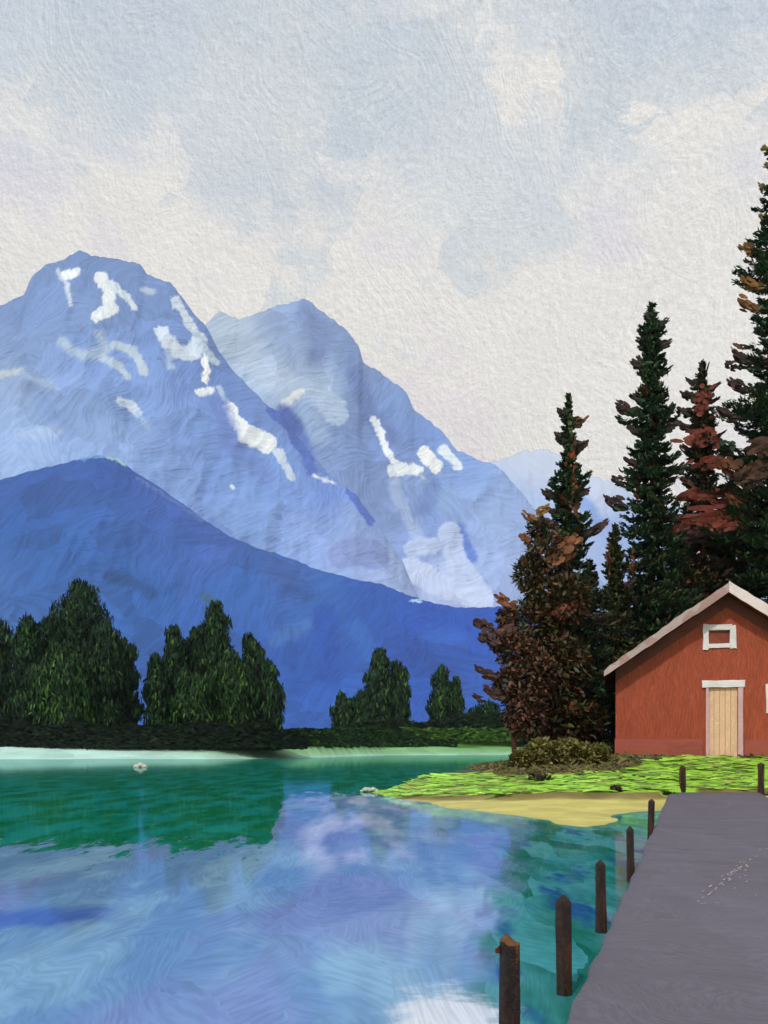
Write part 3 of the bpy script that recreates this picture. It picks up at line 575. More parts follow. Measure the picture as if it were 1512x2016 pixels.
spruce(1440, 930, 1492, 62, [(930, 3), (1000, 34), (1100, 70), (1200, 90), (1470, 120)], 'dark spruce behind the barn ridge, left of the trunk cut by the frame', auto=6, reds=[(1430, 1090, 50, 20, (54, 40, 30))])
spruce(1160, 1100, 1492, 50, [(1100, 3), (1150, 28), (1250, 56), (1350, 52), (1470, 54)], 'low dark spruce behind the shrubs between brown tree and barn', auto=4, pal=((36, 54, 34), (52, 66, 36), (72, 58, 38)), wts=(4, 3, 2))
spruce(1620, 700, 1492, 60, [(700, 3), (800, 34), (1000, 80), (1200, 110), (1470, 130)], 'dark spruce behind the barn at the far right, cut off by the frame', auto=4)

def bushy(name, label, cat, group, blobs, D, basey, pal, wts, n, dl, mat, vert=False, tips=(), trunk=True, basez=None, flat=1.0, depth=1.0):
    """a crown filled with dabs: blobs are (x, y, rx, ry) on the crown's face, given real depth"""
    q = D / F; cx_ = np.mean([b[0] for b in blobs]); base = P(cx_, basey, D)
    if basez is not None: base[2] = basez
    root = empty(name, base, label, cat, group); parts = []
    area = np.array([b[2] * b[3] for b in blobs], float); cnt = (n * area / area.sum()).astype(int) + 8
    for (x, y, rx, ry), m in zip(blobs, cnt):
        c0 = P(x, y, D); u = rng.normal(0, 1, (m, 3)); u /= np.linalg.norm(u, axis=1, keepdims=True); r = rng.uniform(.25, 1, (m, 1)) ** .45
        o_ = u * r * np.array((rx * q, min(rx, 60) * q * .9 * depth, ry * q)); cen = c0 + o_
        if vert: dr = np.array((0, 0, 1.)) + rng.normal(0, .28, (m, 3))
        else: dr = u + rng.normal(0, .6, (m, 3))
        wdv = np.cross(u, (0, 0, 1.)) + rng.normal(0, .35, (m, 3))
        cc = palcol(m, pal, wts)
        parts.append(dabs(cen - base, dr, wdv, rng.uniform(.6, 1.3, m) * dl[0] * q, rng.uniform(.6, 1.3, m) * dl[1] * q, rng.uniform(-.1, .3, m), cc))
    for tp in tips:
        x, y, lpx, side, colr, wpx = tp; p0 = P(x - side * lpx * .5, y, D) + np.array((0, -.25 - .2 * rng.random(), 0)) - base
        parts.append(paddle(p0, np.array((side * 1.0, -.2, .15)), lpx * q, wpx * q, colr, .3))
    V, Fc, C = merge(parts); mesh('crown' if trunk else 'foliage', V, Fc, mat, root, C)
    if trunk:
        ty = min(b[1] - b[3] * .5 for b in blobs); tb = blobs[int(np.argmin([b[1] for b in blobs]))]
        limbs = [((0, 0, (EYE + (HZ - b[1]) * q - base[2]) * .55), tuple((P(b[0], b[1], D) - base)), .004 * (basey - ty) * q) for b in blobs[:5]]
        trunk_mesh((0, 0, -.4), tuple(P(tb[0], ty, D) - base), .02 * (basey - ty) * q, root, limbs=limbs)
    return root
BN = ((84, 54, 32), (108, 66, 34), (62, 44, 30), (54, 62, 34), (74, 76, 38))
bushy('brown_leafed_tree', 'rusty brown leafy tree with golden tips, left of the pointed spruce', 'tree', None,
      [(1085, 1090, 52, 50), (1060, 1040, 24, 22), (1040, 1130, 32, 40), (1100, 1180, 70, 60), (1050, 1230, 50, 60), (1090, 1320, 80, 80), (1110, 1420, 90, 55)], 42, 1492, BN, (3, 2, 2, 4, 3), 9000, (14, 5), fol_near,
      tips=[(1063, 1014, 24, .7, (124, 90, 38), 18), (1040, 1026, 30, -1, (116, 82, 36), 16), (1030, 1067, 24, -1, (100, 58, 30), 19), (1100, 1100, 60, .6, (108, 64, 32), 44), (1116, 1078, 36, 1, (104, 62, 32), 28), (1108, 1212, 46, 1, (132, 62, 50), 30)], basez=HZ0 - .2)
bushy('brown_leafed_tree', 'shorter dark brown leafy tree leaning over the bay, leftmost tree of the barn shore', 'tree', None,
      [(1000, 1215, 24, 22), (985, 1260, 30, 26), (1020, 1290, 42, 48), (1000, 1350, 34, 36), (1035, 1400, 50, 56), (1050, 1330, 50, 60)], 40, 1492, ((88, 56, 40), (72, 48, 38), (62, 66, 36), (112, 68, 44)), (3, 3, 2, 2), 6500, (11, 5), fol_near,
      tips=[(990, 1193, 38, -1, (98, 58, 32), 24), (948, 1238, 34, -1, (62, 38, 32), 26), (958, 1266, 34, -1, (60, 38, 32), 26), (996, 1250, 34, 1, (70, 42, 32), 24), (952, 1333, 42, -1, (60, 38, 34), 22), (940, 1379, 22, -1, (62, 40, 34), 14), (968, 1370, 34, -1, (60, 38, 34), 26)], basez=HZ0 - .3)
# olive shrubs at the water end of the trees
OLV = ((112, 108, 52), (92, 92, 46), (128, 120, 60), (80, 72, 38))
for i, (bl, D_, lb) in enumerate([([(1030, 1502, 30, 30), (1066, 1486, 36, 34), (1040, 1514, 36, 18)], 35.6, 'rounded olive green shrub on the bank where the bay meets the trees'),
                                  ([(1115, 1484, 40, 32), (1150, 1492, 38, 30), (1120, 1506, 44, 22)], 35.9, 'olive green shrub in the middle of the bank, below the brown tree'),
                                  ([(1180, 1490, 24, 26), (1196, 1502, 24, 16)], 36.2, 'low olive shrub against the left corner of the barn')]):
    bushy('shrub', lb, 'shrub', 'olive shrubs along the bank', bl, D_, 1520, OLV, (3, 3, 2, 2), 2600, (11, 5), fol_near, trunk=False, basez=float(land_h(np.array([P(bl[0][0], 1500, D_)[0]]), np.array([D_]))[0][0]))
DBS = ((44, 32, 26), (60, 40, 28), (38, 40, 22))
for i, (x, y, rx, ry, D_, lb) in enumerate([(1062, 1536, 30, 13, 33.5, 'wide dark brown tussock on the bright grass, leftmost of the small ones'), (1143, 1530, 19, 8, 34.0, 'little dark tussock on the bright grass below the olive shrubs'),
                                      (1236, 1515, 24, 7, 35.5, 'flat dark tussock in front of the barn corner'), (1318, 1571, 24, 11, 32.6, 'dark green tuft at the left corner of the path end'), (1505, 1580, 17, 20, 32.2, 'olive tuft at the foot of the right hand post'),
                                      (1212, 1556, 12, 8, 31.6, 'small black tuft on the brown bank edge, left of the path')]):
    gx = P(x, y, D_)
    bushy('grass_tuft', lb, 'grass tuft', 'dark tufts along the bank', [(x, y, rx, ry)], D_, y + ry, DBS if i not in (3, 4) else ((52, 62, 26), (76, 78, 30), (36, 44, 20)), (3, 2, 2), 240, (10, 4.5), fol_near, trunk=False)

# far trees across the lake
FP = ((6, 26, 8), (14, 44, 16), (26, 62, 24), (64, 100, 28), (22, 60, 38))
FPL = ((8, 32, 10), (18, 50, 16), (36, 72, 22), (66, 102, 32))
def far_tree(x, ty, hw, D, by, label, pal=FP, wts=(4, 5, 3, 1, 1.5), grp='trees on the far shore'):
    h = by - ty
    bl = []; yy_ = 7.0
    while yy_ < h:
        r_ = 1.14 * hw * (.34 + .95 * (1 - math.exp(-yy_ / 42))) * rng.uniform(.72, 1.14); bl.append((x + rng.normal(0, .13) * hw, ty + yy_ + 3, r_, 11 + r_ * .35)); yy_ += 13 + .10 * yy_
    bl.append((x + rng.choice([-1, 1]) * hw * .75, ty + h * .38, hw * .4, h * .09))
    z = float(far_h(np.array([P(x, 0, D)[0]]), np.array([float(D)]))[0][0])
    return bushy('shore_tree', label, 'tree', grp, bl, D, by, pal, wts, int(1200 + h * hw * .5), (14, 3.2), fol_far, vert=True, basez=min(z, P(x, by, D)[2]) - .3, depth=1.0)
FT = [(-18, 1205, 48, 168, 'dark tree cut off by the left edge of the photo on the far shore'),
      (52, 1218, 30, 160, 'round topped dark tree at the far left, second along the far shore'),
      (98, 1222, 36, 166, 'dark green tree leaning against the left side of the biggest far tree'),
      (158, 1150, 46, 163, 'tallest broad dark tree on the far shore, at the left of the photo'),
      (205, 1228, 34, 158, 'dark tree tucked against the right side of the biggest far tree'),
      (246, 1262, 24, 162, 'narrow dark tree at the right end of the far left clump'),
      (122, 1290, 60, 154, 'wide low green tree in front of the biggest far tree'),
      (308, 1292, 22, 162, 'low dark tree at the left end of the middle clump'),
      (342, 1238, 28, 166, 'round topped dark tree left of the middle clump spire'),
      (388, 1240, 28, 168, 'dark tree beside the middle clump spire, on its left'),
      (424, 1188, 27, 164, 'tall slim spire of the middle clump across the lake'),
      (456, 1290, 40, 158, 'yellow green tree right of the middle clump spire'),
      (496, 1253, 27, 163, 'round headed dark tree in the right half of the middle clump'),
      (530, 1302, 26, 160, 'dark tree at the right end of the middle clump'),
      (384, 1330, 44, 155, 'low dark green tree in front of the middle clump')]
for (x, ty, hw, D_, lb) in FT:
    lime = x in (456, 384, 122)
    far_tree(x, ty, hw, D_, 1470, lb, FPL if lime else FP, (3, 4, 3, 2) if lime else (4, 5, 3, 1, 1.5))
for (x, ty, hw, D_, lb) in [(676, 1368, 24, 236, 'small rounded tree at the left end of the right hand far clump'), (712, 1366, 30, 238, 'low dark tree touching the tall one of the right hand far clump'), (746, 1284, 25, 240, 'tall pointed tree of the right hand far clump, blue hill behind'),
                            (784, 1306, 22, 242, 'dark tree hugging the right side of the pointed far tree'), (868, 1318, 23, 244, 'lone narrow tree with flat top left of the brown trees'), (896, 1336, 16, 246, 'thin tree joined to the lone narrow tree, on its right'),
                            (950, 1392, 44, 240, 'low spreading tree on the far shore just left of the brown trees')]:
    far_tree(x, ty, hw, D_, 1452, lb, FP, (3, 5, 3, 2, 2))
# undergrowth
def undergrowth():
    parts = []; n = 26000
    px = rng.uniform(-60, 600, n); D_ = rng.uniform(149, 158, n)
    topy = np.interp(px, [-60, 100, 250, 285, 330, 520, 560, 600], [1420, 1424, 1428, 1432, 1428, 1424, 1440, 1462])
    topy = topy - 16 * np.clip(fbm(px / 22, px * 0, 3, 91), -.5, 1); py = topy + (1472 - topy) * rng.uniform(0, 1, n); q = D_ / F
    cen = np.stack([(px - CX) * q, D_, EYE + (HZ - py) * q], 1); h_, _ = far_h(cen[:, 0], cen[:, 1]); cen[:, 2] = np.maximum(cen[:, 2], h_ - .1)
    dr = np.stack([np.ones(n), rng.normal(0, .3, n), rng.normal(0, .35, n)], 1); wd_ = np.tile((0, -.4, 1.), (n, 1)) + rng.normal(0, .2, (n, 3))
    parts.append(dabs(cen, dr, wd_, rng.uniform(9, 20, n) * q, rng.uniform(2.5, 5, n) * q, rng.uniform(-.1, .2, n), palcol(n, ((4, 18, 5), (8, 28, 9), (20, 44, 14)), (5, 3, 1))))
    n = 12000; px = rng.uniform(560, 1040, n); D_ = rng.uniform(228, 244, n)
    topy = np.interp(px, [560, 640, 700, 790, 830, 900, 960, 1040], [1462, 1446, 1424, 1418, 1424, 1408, 1402, 1410]); lowy = np.interp(px, [560, 700, 800, 1040], [1470, 1470, 1462, 1458]); py = topy + (lowy - topy) * rng.uniform(0, 1, n) ** .8; q = D_ / F
    cen = np.stack([(px - CX) * q, D_, EYE + (HZ - py) * q], 1)
    pale_green = (px > 790) & (py > 1432); c1 = palcol(n, ((12, 28, 14), (22, 44, 20), (34, 58, 24)), (4, 4, 2)); c2 = palcol(n, ((64, 98, 36), (88, 122, 48), (50, 80, 34)), (3, 2, 2)); c1[pale_green] = c2[pale_green]  # lighter green grass on the right part of the far bank
    dr = np.stack([np.ones(n), rng.normal(0, .3, n), rng.normal(0, .4, n)], 1); wd_ = np.tile((0, -.4, 1.), (n, 1)) + rng.normal(0, .2, (n, 3))
    parts.append(dabs(cen, dr, wd_, rng.uniform(7, 15, n) * q, rng.uniform(2.5, 4.5, n) * q, rng.uniform(-.1, .2, n), c1))
    n = 9000; X_ = rng.uniform(-24, 16, n); sh_ = np.interp(X_, [-25, -12, 0, 12, 26], [143, 160, 205, 215, 218]); D_ = sh_ + rng.uniform(9, 34, n); h_, _ = far_h(X_, D_)
    cen = np.stack([X_, D_, h_ + rng.uniform(0, .8, n) + .5 * np.clip(fbm(X_ / 2, D_ / 4, 2, 12), 0, 1)], 1); dr = np.stack([np.ones(n), rng.normal(0, .3, n), rng.normal(0, .4, n)], 1); wd_ = np.tile((0, -.4, 1.), (n, 1)) + rng.normal(0, .2, (n, 3))
    parts.append(dabs(cen, dr, wd_, rng.uniform(.7, 1.6, n), rng.uniform(.25, .5, n), rng.uniform(-.1, .2, n), palcol(n, ((10, 34, 12), (24, 56, 22), (46, 84, 32)), (3, 4, 2))))
    V, Fc, C = merge(parts); tag(mesh('undergrowth', V, Fc, fol_far, None, C), kind='stuff')
undergrowth()
# bright lawn grass in long low dabs
def grass():
    n = 9000; X = rng.uniform(-1, 24, n); Y = rng.uniform(29, 38, n); h_, s_, ge_ = land_h(X, Y)
    k = (Y > ge_ + .15 + .35 * vnoise(X * 1.1, Y * 2, 3)) & (fbm(X * .9, Y * 2.4, 3, 55) > -.16) & (Y < ge_ + oo(X) + .2 * vnoise(X, Y, 8)) & (s_ > .3) & ~((X > xl(Y) - .1) & (X < xl(Y) + PW + .1) & (Y < YEND + .12)); X, Y, h_ = X[k], Y[k], h_[k]; n = len(X)
    cen = np.stack([X, Y, h_ + rng.uniform(.0, .09, n)], 1)
    dr = np.stack([np.ones(n), rng.normal(0, .22, n), rng.normal(.0, .10, n)], 1); wd_ = np.tile((0, 1., .45), (n, 1)) + rng.normal(0, .12, (n, 3))
    C = palcol(n, ((146, 200, 58), (160, 208, 78), (128, 172, 54), (100, 128, 46), (150, 160, 72)), (4, 1.5, 3, 2.5, .8), .18)
    V, Fc, C = dabs(cen, dr, wd_, rng.uniform(.35, 1.1, n), rng.uniform(.06, .14, n), rng.uniform(0, .08, n), C)
    m = paint('grass_paint', attr='Col', cell=.8, var=.2, streak=.35, bump=.7, dist=.02, rough=.5, spec=.4, spread=.8, base=0, ratio=8)
    tag(mesh('grass', V, Fc, m, None, C), kind='stuff')
grass()
def ground_cover():
    n = 9000; X = rng.uniform(3.5, 16, n); Y = rng.uniform(33, 42, n); h_, s_, ge_ = land_h(X, Y)
    k = (Y > ge_ + oo(X) - .15) & (s_ > .3) & ~((X > 9.3) & (Y > 37.6)); X, Y, h_ = X[k], Y[k], h_[k]; n = len(X)
    cen = np.stack([X, Y, h_ + rng.uniform(.0, .10, n)], 1); dr = np.stack([np.ones(n), rng.normal(0, .6, n), rng.normal(.0, .5, n)], 1); wd_ = np.tile((0, .3, 1.), (n, 1)) + rng.normal(0, .3, (n, 3))
    V, Fc, C = dabs(cen, dr, wd_, rng.uniform(.15, .4, n), rng.uniform(.05, .10, n), rng.uniform(0, .2, n), palcol(n, ((96, 94, 44), (78, 72, 38), (112, 104, 50), (58, 52, 30)), (3, 3, 2, 2)))
    tag(mesh('ground_cover', V, Fc, fol_near, None, C), kind='stuff')
ground_cover()

# ------------------------------------------------------------------ barn
def barn():
    q = HD / F; X = lambda px: (px - CX) * q; Z = lambda py: EYE + (HZ - py) * q
    x0, x1, xr = X(1212), X(1650), X(1431); zb = HZ0 - .35; x0 = xr - 4.06; x1 = xr + 4.06; ze = Z(1316); zr = Z(1172); dep = 10.0
    root = empty('red_barn', (xr, HD, HZ0), 'red wooden barn with pale gable edges, tan door and small attic window', 'barn'); root.rotation_euler = (0, 0, math.radians(-13))
    B = np.array((xr, HD, HZ0)); red = paint('barn_red_paint', L(160, 74, 47), cell=.5, var=.10, streak=.42, bump=.9, dist=.03, rough=.6, spread=.25, base=1.57, ratio=14, fine=13, hue=L(146, 66, 42), swirl=.2, sharp=.33, specks=2.2, aniso=(1, 1, .25))
    plinth = paint('barn_base_paint', L(154, 78, 62), cell=.9, var=.15, streak=.2, bump=.6, dist=.02, spread=.4, ratio=10)
    white = paint('white_trim_paint', L(226, 222, 224), cell=.4, var=.1, streak=.16, bump=.8, dist=.02, spread=.6, ratio=8)
    pink = paint('pink_trim_paint', L(206, 168, 168), cell=.4, var=.12, streak=.2, bump=.8, dist=.02, spread=.5, base=1.57)
    tan = paint('door_paint', L(228, 190, 154), cell=.5, var=.12, streak=.35, bump=.9, dist=.02, spread=.25, base=1.57, ratio=14)
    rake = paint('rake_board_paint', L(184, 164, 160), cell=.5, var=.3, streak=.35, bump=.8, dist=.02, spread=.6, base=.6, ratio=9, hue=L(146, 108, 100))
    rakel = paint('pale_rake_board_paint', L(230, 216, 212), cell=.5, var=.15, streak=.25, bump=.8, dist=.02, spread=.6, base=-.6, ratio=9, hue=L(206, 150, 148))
    soff = paint('soffit_and_shade_paint', L(100, 54, 40), cell=.5, var=.3, streak=.3, bump=.5, dist=.02, spread=.6)  # soffit brown, also used on the painted eave shadow strip
    roofm = paint('roof_paint', L(112, 92, 88), cell=.8, var=.3, streak=.3, bump=.7, dist=.03)
    def box(name, a, b, mat, parent=root, bev=.012, jag=0.0, sub=0):
        bm = bmesh.new(); bmesh.ops.create_cube(bm, size=1)
        a = np.array(a) - B; b = np.array(b) - B
        for v in bm.verts: v.co = Vector([(a[i] + b[i]) / 2 + v.co[i] * (b[i] - a[i]) for i in range(3)])
        if sub: bmesh.ops.subdivide_edges(bm, edges=[e for e in bm.edges], cuts=sub, use_grid_fill=True)
        if jag:
            for v in bm.verts: v.co += Vector([random.uniform(-jag, jag), random.uniform(-jag, jag) * .3, random.uniform(-jag, jag)])
        elif bev: bmesh.ops.bevel(bm, geom=bm.edges[:], offset=bev, segments=2, affect='EDGES')
        me = bpy.data.meshes.new(name); bm.to_mesh(me); bm.free(); me.materials.append(mat); o = bpy.data.objects.new(name, me); COL.objects.link(o); o.parent = parent; return o
    # wall shell with real openings for door, attic window and right window
    dx0, dx1, dz1 = X(1397), X(1452), Z(1353)
    wx0, wx1, wz0, wz1 = X(1396), X(1437), Z(1267), Z(1240); rx0, rx1, rz0, rz1 = X(1518), X(1556), Z(1393), Z(1360)
    xsn = sorted({x0, dx0, wx0, wx1, dx1, xr, rx0, rx1, x1}); th = .16
    def top(x): return ze + (zr - ze) * (1 - abs(x - xr) / (xr - x0)) if True else 0
    V = []; Fc = []
    def quad(pts):
        k = len(V); V.extend([np.array(p) - B for p in pts]); Fc.append(tuple(range(k, k + len(pts))))
    def front(y, flip):
        for a, b in zip(xsn[:-1], xsn[1:]):
            cuts = [zb]
            m_ = (a + b) / 2; holes = []
            if dx0 <= m_ <= dx1: holes.append((zb, dz1))
            if wx0 <= m_ <= wx1: holes.append((wz0, wz1))
            if rx0 <= m_ <= rx1: holes.append((rz0, rz1))
            z_ = zb
            for h0, h1 in sorted(holes):
                if h0 > z_ + 1e-6: p = [(a, y, z_), (b, y, z_), (b, y, h0), (a, y, h0)]; quad(p[::-1] if flip else p)
                z_ = h1
            p = [(a, y, z_), (b, y, z_), (b, y, top(b)), (a, y, top(a))]; quad(p[::-1] if flip else p)
    front(HD, False); front(HD + th, True)
    for (a, b, c, d_, dr_) in ((dx0, dx1, zb, dz1, 1), (wx0, wx1, wz0, wz1, 0), (rx0, rx1, rz0, rz1, 0)):
        for (p0, p1) in (((a, c), (a, d_)), ((a, d_), (b, d_)), ((b, d_), (b, c))) + ((((b, c), (a, c)),) if not dr_ else ()):
            quad([(p0[0], HD, p0[1]), (p1[0], HD, p1[1]), (p1[0], HD + th, p1[1]), (p0[0], HD + th, p0[1])])
    yb = HD + dep
    quad([(x0, HD, zb), (x0, HD, ze), (x0, yb, ze), (x0, yb, zb)]); quad([(x1, HD, zb), (x1, yb, zb), (x1, yb, ze), (x1, HD, ze)])
    quad([(x0, yb, zb), (x0, yb, ze), (xr, yb, zr), (x1, yb, ze), (x1, yb, zb)])
    mesh('wall', V, Fc, red, root, smooth=False)
    box('base_board', (x0 - .03, HD - .04, HZ0 - .3), (dx0 - .22, HD - .003, Z(1455)), plinth); box('base_board', (dx1 + .22, HD - .04, HZ0 - .3), (x1 + .03, HD - .003, Z(1457)), plinth)
    # roof: two thick slopes with front overhang, soffit, rake boards
    ov = .75; oe = .42; sl_ = (zr - ze) / (xr - x0)
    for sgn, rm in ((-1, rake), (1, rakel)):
        xe = xr + sgn * (xr - x0 + oe); ze_ = zr - sl_ * (xr - x0 + oe); tk = .10
        k = [(xr, zr + .02), (xe, ze_ + .02), (xe, ze_ + .02 + tk), (xr, zr + .02 + tk)]
        Vr = [np.array((x, HD - ov, z)) - B for x, z in k] + [np.array((x, yb + .4, z)) - B for x, z in k]
        fs = [(0, 1, 2, 3), (7, 6, 5, 4), (0, 4, 5, 1), (1, 5, 6, 2), (2, 6, 7, 3), (3, 7, 4, 0)]
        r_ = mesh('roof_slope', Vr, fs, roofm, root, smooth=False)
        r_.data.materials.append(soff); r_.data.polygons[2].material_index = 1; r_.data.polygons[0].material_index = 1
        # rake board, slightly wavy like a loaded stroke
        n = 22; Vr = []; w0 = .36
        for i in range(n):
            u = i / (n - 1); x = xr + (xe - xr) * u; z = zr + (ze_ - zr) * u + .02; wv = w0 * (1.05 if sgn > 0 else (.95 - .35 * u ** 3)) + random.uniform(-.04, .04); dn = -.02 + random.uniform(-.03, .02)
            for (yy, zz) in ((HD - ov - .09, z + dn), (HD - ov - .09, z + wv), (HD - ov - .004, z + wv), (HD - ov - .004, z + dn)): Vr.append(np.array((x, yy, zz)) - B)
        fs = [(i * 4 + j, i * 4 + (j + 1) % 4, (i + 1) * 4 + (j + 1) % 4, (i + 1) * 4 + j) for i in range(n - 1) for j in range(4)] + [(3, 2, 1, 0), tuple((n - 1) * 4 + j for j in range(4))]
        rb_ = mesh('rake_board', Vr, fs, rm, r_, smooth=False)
    # dark brown strip under the overhang, standing in for the eave shadow
    for sgn in (-1, 1):
        Vr = []
        for u in np.linspace(0, 1, 14):
            x = xr + sgn * (xr - x0) * u; z = zr - sl_ * (xr - x0) * u
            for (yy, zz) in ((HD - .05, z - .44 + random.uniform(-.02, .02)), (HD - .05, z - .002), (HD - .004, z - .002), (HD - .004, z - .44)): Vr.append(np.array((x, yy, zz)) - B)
        fs = [(i * 4 + j, i * 4 + (j + 1) % 4, (i + 1) * 4 + (j + 1) % 4, (i + 1) * 4 + j) for i in range(13) for j in range(4)] + [(3, 2, 1, 0), (52, 53, 54, 55)]
        mesh('eave_shade_strip', Vr, fs, soff, root, smooth=False)
    # door
    dr_ = box('door', (dx0 + .02, HD + .05, HZ0 - .3), (dx1 - .02, HD + .12, dz1 - .01), tan)
    Vg = []
    box('door_frame', (dx0 - .10, HD - .06, HZ0 - .28), (dx0, HD + .04, dz1), pink, dr_, jag=.012, sub=3); box('door_frame', (dx1, HD - .06, HZ0 - .28), (dx1 + .17, HD + .04, dz1), pink, dr_, jag=.014, sub=3)
    box('lintel', (dx0 - .24, HD - .08, dz1 + .004), (dx1 + .24, HD + .04, dz1 + .25), white, dr_, jag=.02, sub=3)
    for k in range(4):
        gx = dx0 + .18 + k * .2; box('plank_groove', (gx, HD + .044, HZ0 - .2), (gx + .02, HD + .0505, dz1 - .05), paint('groove_paint', L(178, 136, 98), cell=.3) if k == 0 else bpy.data.materials['groove_paint'], dr_, bev=0)
    # attic window: white frame of four strokes round a red brown shutter
    w_ = box('window', (wx0 + .004, HD + .06, wz0 + .004), (wx1 - .004, HD + .10, wz1 - .004), paint('shutter_paint', L(132, 66, 44), cell=.4, streak=.3, spread=.4, base=1.57))
    w_['label'] = 'small attic window under the ridge'
    box('window_frame', (wx0 - .19, HD - .06, wz0 - .22), (wx0 + .01, HD + .05, wz1 + .22), white, w_, jag=.022, sub=3); box('window_frame', (wx1, HD - .061, wz0 - .18), (wx1 + .21, HD + .05, wz1 + .16), white, w_, jag=.022, sub=3)
    box('window_frame', (wx0 + .012, HD - .057, wz1), (wx1 + .06, HD + .049, wz1 + .20), white, w_, jag=.015, sub=3); box('window_frame', (wx0 + .012, HD - .057, wz0 - .15), (wx1 - .004, HD + .049, wz0), white, w_, jag=.012, sub=3)
    w2 = box('window', (rx0 + .004, HD + .06, rz0 + .004), (rx1 - .004, HD + .10, rz1 - .004), bpy.data.materials['shutter_paint'])
    w2['label'] = 'ground floor window with white frame, cut off by the photo edge'
    box('window_frame', (rx0 - .27, HD - .06, rz0 - .22), (rx0 + .004, HD + .05, rz1 + .22), white, w2, jag=.02, sub=3); box('window_frame', (rx1, HD - .06, rz0 - .22), (rx1 + .2, HD + .05, rz1 + .22), white, w2, jag=.02, sub=3)
    box('window_frame', (rx0 + .008, HD - .057, rz1), (rx1 - .004, HD + .049, rz1 + .2), white, w2, jag=.015, sub=3); box('window_frame', (rx0 + .008, HD - .057, rz0 - .2), (rx1 - .004, HD + .049, rz0), white, w2, jag=.015, sub=3)
barn()

# ------------------------------------------------------------------ posts
wood = paint('post_wood_paint', L(38, 24, 18), cell=.06, var=.4, streak=.8, bump=1.0, dist=.012, rough=.5, spec=.35, spread=.35, base=1.57, ratio=9, fine=11, hue=L(112, 60, 34), aniso=(1, 1, .15), swirl=.15, sharp=.33)
topm = paint('post_top_paint', L(126, 84, 52), cell=.1, var=.4, streak=.4, bump=1.0, dist=.008, rough=.5, spread=2)
def post(x, y, z0, z1, r, label, lean=(0, 0), broken=False, rnd=.6, seed=0):
    root = empty('wooden_post', (x, y, z0), label, 'post', 'wooden posts along the path'); random.seed(40 + seed)
    H = z1 - z0; n = 28; rows = 34; V = []
    ph = random.uniform(0, 9)
    for i in range(rows):
        u = i / (rows - 1); z = H * u; rr = r * (1 + .07 * math.sin(u * 5 + ph)) * (1.04 - .06 * u)
        if not broken:
            k = (H - z) / (r * rnd * 1.2)
            if k < 1: rr *= math.sqrt(max(.06, 1 - (1 - k) ** 2))
        for j in range(n):
            a = 2 * math.pi * j / n; g = 1 + .05 * math.sin(a * 5 + ph + u * 1.2) + .035 * mnoise.noise(Vector((math.cos(a) * 2, math.sin(a) * 2, u * 9 + seed * 5)))
            zz = z
            if broken and i >= rows - 2: zz += r * (.55 * max(0, math.cos(a - 2.2)) + .35 * max(0, math.cos(a * 3 + 1)) - .1)
            V.append((rr * g * math.cos(a) + lean[0] * u, rr * g * math.sin(a) + lean[1] * u, zz))
    Fc = [(i * n + j, i * n + (j + 1) % n, (i + 1) * n + (j + 1) % n, (i + 1) * n + j) for i in range(rows - 1) for j in range(n)]
    Fc.append(tuple(reversed(range(n))))
    if not broken: Fc.append(tuple((rows - 1) * n + j for j in range(n)))
    mesh('shaft', V, Fc, wood, root)
    if broken:
        k0 = (rows - 1) * n; ring = V[k0:k0 + n]; V2 = []
        for s_, dz in ((1, -.002), (.72, -.004), (.4, .012), (.12, .02)):
            V2 += [(p[0] * s_ + lean[0] * (1 - s_), p[1] * s_ + lean[1] * (1 - s_), (H + (p[2] - H) * s_) + dz + (random.uniform(-.006, .006) if s_ < 1 else 0)) for p in ring]
        Fc = [(i * n + j, i * n + (j + 1) % n, (i + 1) * n + (j + 1) % n, (i + 1) * n + j) for i in range(3) for j in range(n)] + [tuple(3 * n + j for j in range(n))]
        mesh('split_top', V2, Fc, topm, root)
        s_ = [(-r * .9, -.01, H - .05), (-r * 1.45, -.02, H - .045), (-r * 1.5, -.02, H - .025), (-r * .85, -.01, H - .005), (-r * .9, .012, H - .05), (-r * 1.4, .0, H - .045), (-r * 1.45, .0, H - .03), (-r * .85, .012, H - .01)]
        mesh('splinter', s_, [(0, 1, 2, 3), (7, 6, 5, 4), (0, 4, 5, 1), (1, 5, 6, 2), (2, 6, 7, 3), (3, 7, 4, 0)], wood, root, smooth=False)
    return root
# (x, y, top z) from the water line of each foot
def foot(px, py): p = GP(px, py, WZ); return p[0], p[1]
for i, (fx, fy, tx, ty, wpx, lb, bro) in enumerate([
        (1003, 2165, 1004, 1857, 43, 'nearest post, cut by the bottom of the photo, with a split broken top', True),
        (1113, 1958, 1110, 1762, 32, 'second nearest post, standing in green water beside the path', False),
        (1186, 1836, 1183, 1693, 23, 'third post from the viewer, leaning slightly left over the water', False),
        (1244, 1735, 1241, 1627, 17, 'fourth post from the viewer at the water edge of the path', False),
        (1279, 1654, 1282, 1573, 13, 'smallest post in the water, standing in front of the yellow sand', False)]):
    x, y = foot(fx, fy); q = y / F; z1 = EYE + (HZ - ty) * q
    post(x, y, -1.0, z1, wpx * q * .46, lb, lean=((tx - fx) * q * 1.3, 0), broken=bro, seed=i)
for i, (px, ty, by, wpx, D_, lb) in enumerate([(1344, 1508, 1562, 12, YEND + .15, 'thin dark post on the grass at the left corner of the path end'), (1498, 1502, 1568, 13, YEND + .05, 'thin dark post at the right corner of the path end')]):
    q = D_ / F; X_ = (px - CX) * q
    post(X_, D_, -.3, EYE + (HZ - ty) * q, wpx * q * .5, lb, seed=10 + i, rnd=.3)

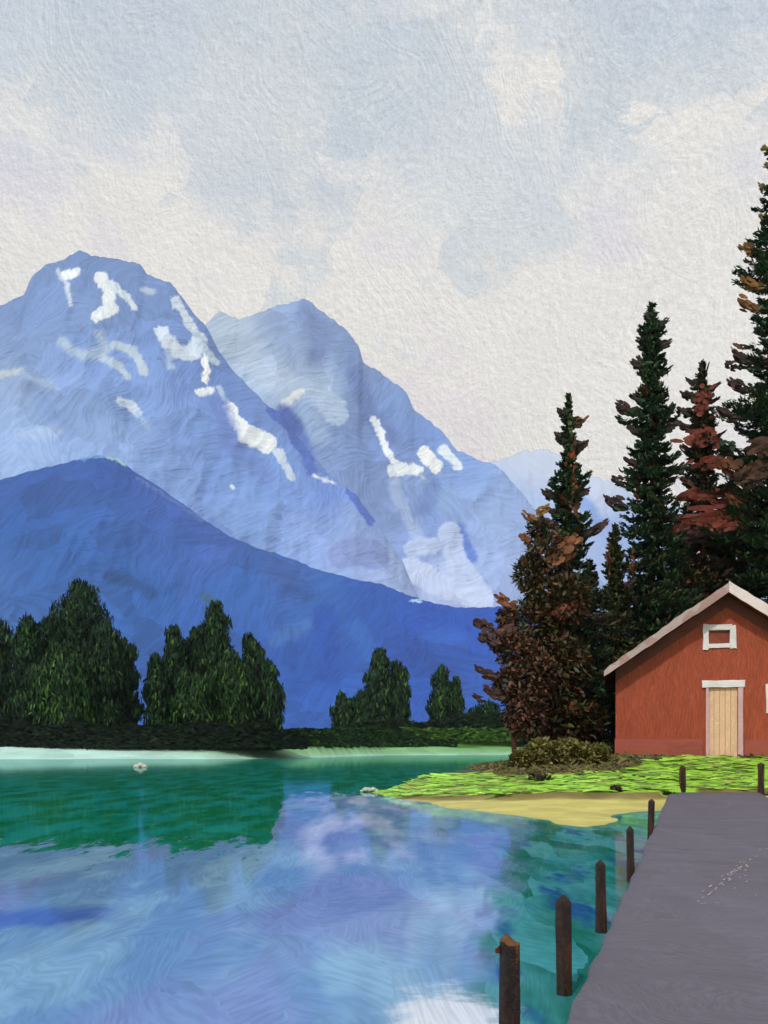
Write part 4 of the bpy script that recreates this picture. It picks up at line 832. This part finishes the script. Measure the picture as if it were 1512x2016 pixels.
# ------------------------------------------------------------------ bare canvas dabs, built as pale stones
ORD = ['leftmost', 'second from the left', 'third from the left', 'fourth from the left', 'fifth from the left', 'sixth from the left', 'rightmost']
def stone(px, py, D_, r, label, n=9, grp=None, spread=14):  # bare canvas dabs, built as stones
    q = D_ / F; base = np.array(P(px, py, D_)); base[2] = WZ; root_parts = []
    m = bpy.data.materials.get('canvas_dab_paint') or paint('canvas_dab_paint', L(226, 222, 210), cell=.2, var=.5, streak=.4, bump=1, dist=.02, hue=L(168, 150, 130))
    for i in range(n):
        bm = bmesh.new(); bmesh.ops.create_icosphere(bm, subdivisions=3, radius=1); rr = r * random.uniform(.6, 1.2) * q; sx_, sy_, sz_ = random.uniform(.8, 1.3), random.uniform(.8, 1.2), random.uniform(.6, .9); off = Vector((i * 7.1, px, 0))
        for v in bm.verts: v.co = v.co * (1 + .3 * mnoise.noise(v.co * 1.4 + off)) * rr; v.co.x *= sx_; v.co.y *= sy_; v.co.z *= sz_
        me = bpy.data.meshes.new('stone'); bm.to_mesh(me); bm.free(); me.materials.append(m)
        me.polygons.foreach_set('use_smooth', np.ones(len(me.polygons), bool))
        o = bpy.data.objects.new('stone', me); COL.objects.link(o)
        f_ = (i + .5) / n - .5
        o.location = (base[0] + f_ * 2 * spread * q, base[1] + random.uniform(-.1, .1) * spread * q, WZ + rr * .35 + (abs(f_) < .25) * rr * .5)
        tag(o, label % ORD[i if i < n - 1 else -1], 'stone', grp)
stone(727, 1560, 39.2, 5.0, 'bare canvas dab built as a pale stone at the tip of the grassy spit, %s of five', 5, 'canvas dabs built as stones at the tip of the spit', 18)
stone(277, 1510, 86, 5.0, 'bare canvas dab built as a white rock in the green water by the far shore, %s of three', 3, 'canvas dabs built as rocks in the far water', 10)

# ------------------------------------------------------------------ air
def haze():
    me = bpy.data.meshes.new('haze'); bm = bmesh.new(); bmesh.ops.create_cube(bm, size=1)
    for v in bm.verts: v.co = Vector((v.co.x * 9000, 2400 + v.co.y * 5600, -2 * 0 + (v.co.z + .5) * 2600 - 40))
    bm.to_mesh(me); bm.free(); o = bpy.data.objects.new('haze', me); COL.objects.link(o); o['kind'] = 'stuff'
    m = bpy.data.materials.new('haze'); m.use_nodes = True; n = m.node_tree.nodes; n.clear(); ou = n.new('ShaderNodeOutputMaterial'); v = n.new('ShaderNodeVolumePrincipled')
    v.inputs['Density'].default_value = HAZE; v.inputs['Color'].default_value = (.72, .84, 1, 1); v.inputs['Anisotropy'].default_value = 0
    m.node_tree.links.new(v.outputs[0], ou.inputs['Volume']); me.materials.append(m)
HAZE = 6e-5
haze()
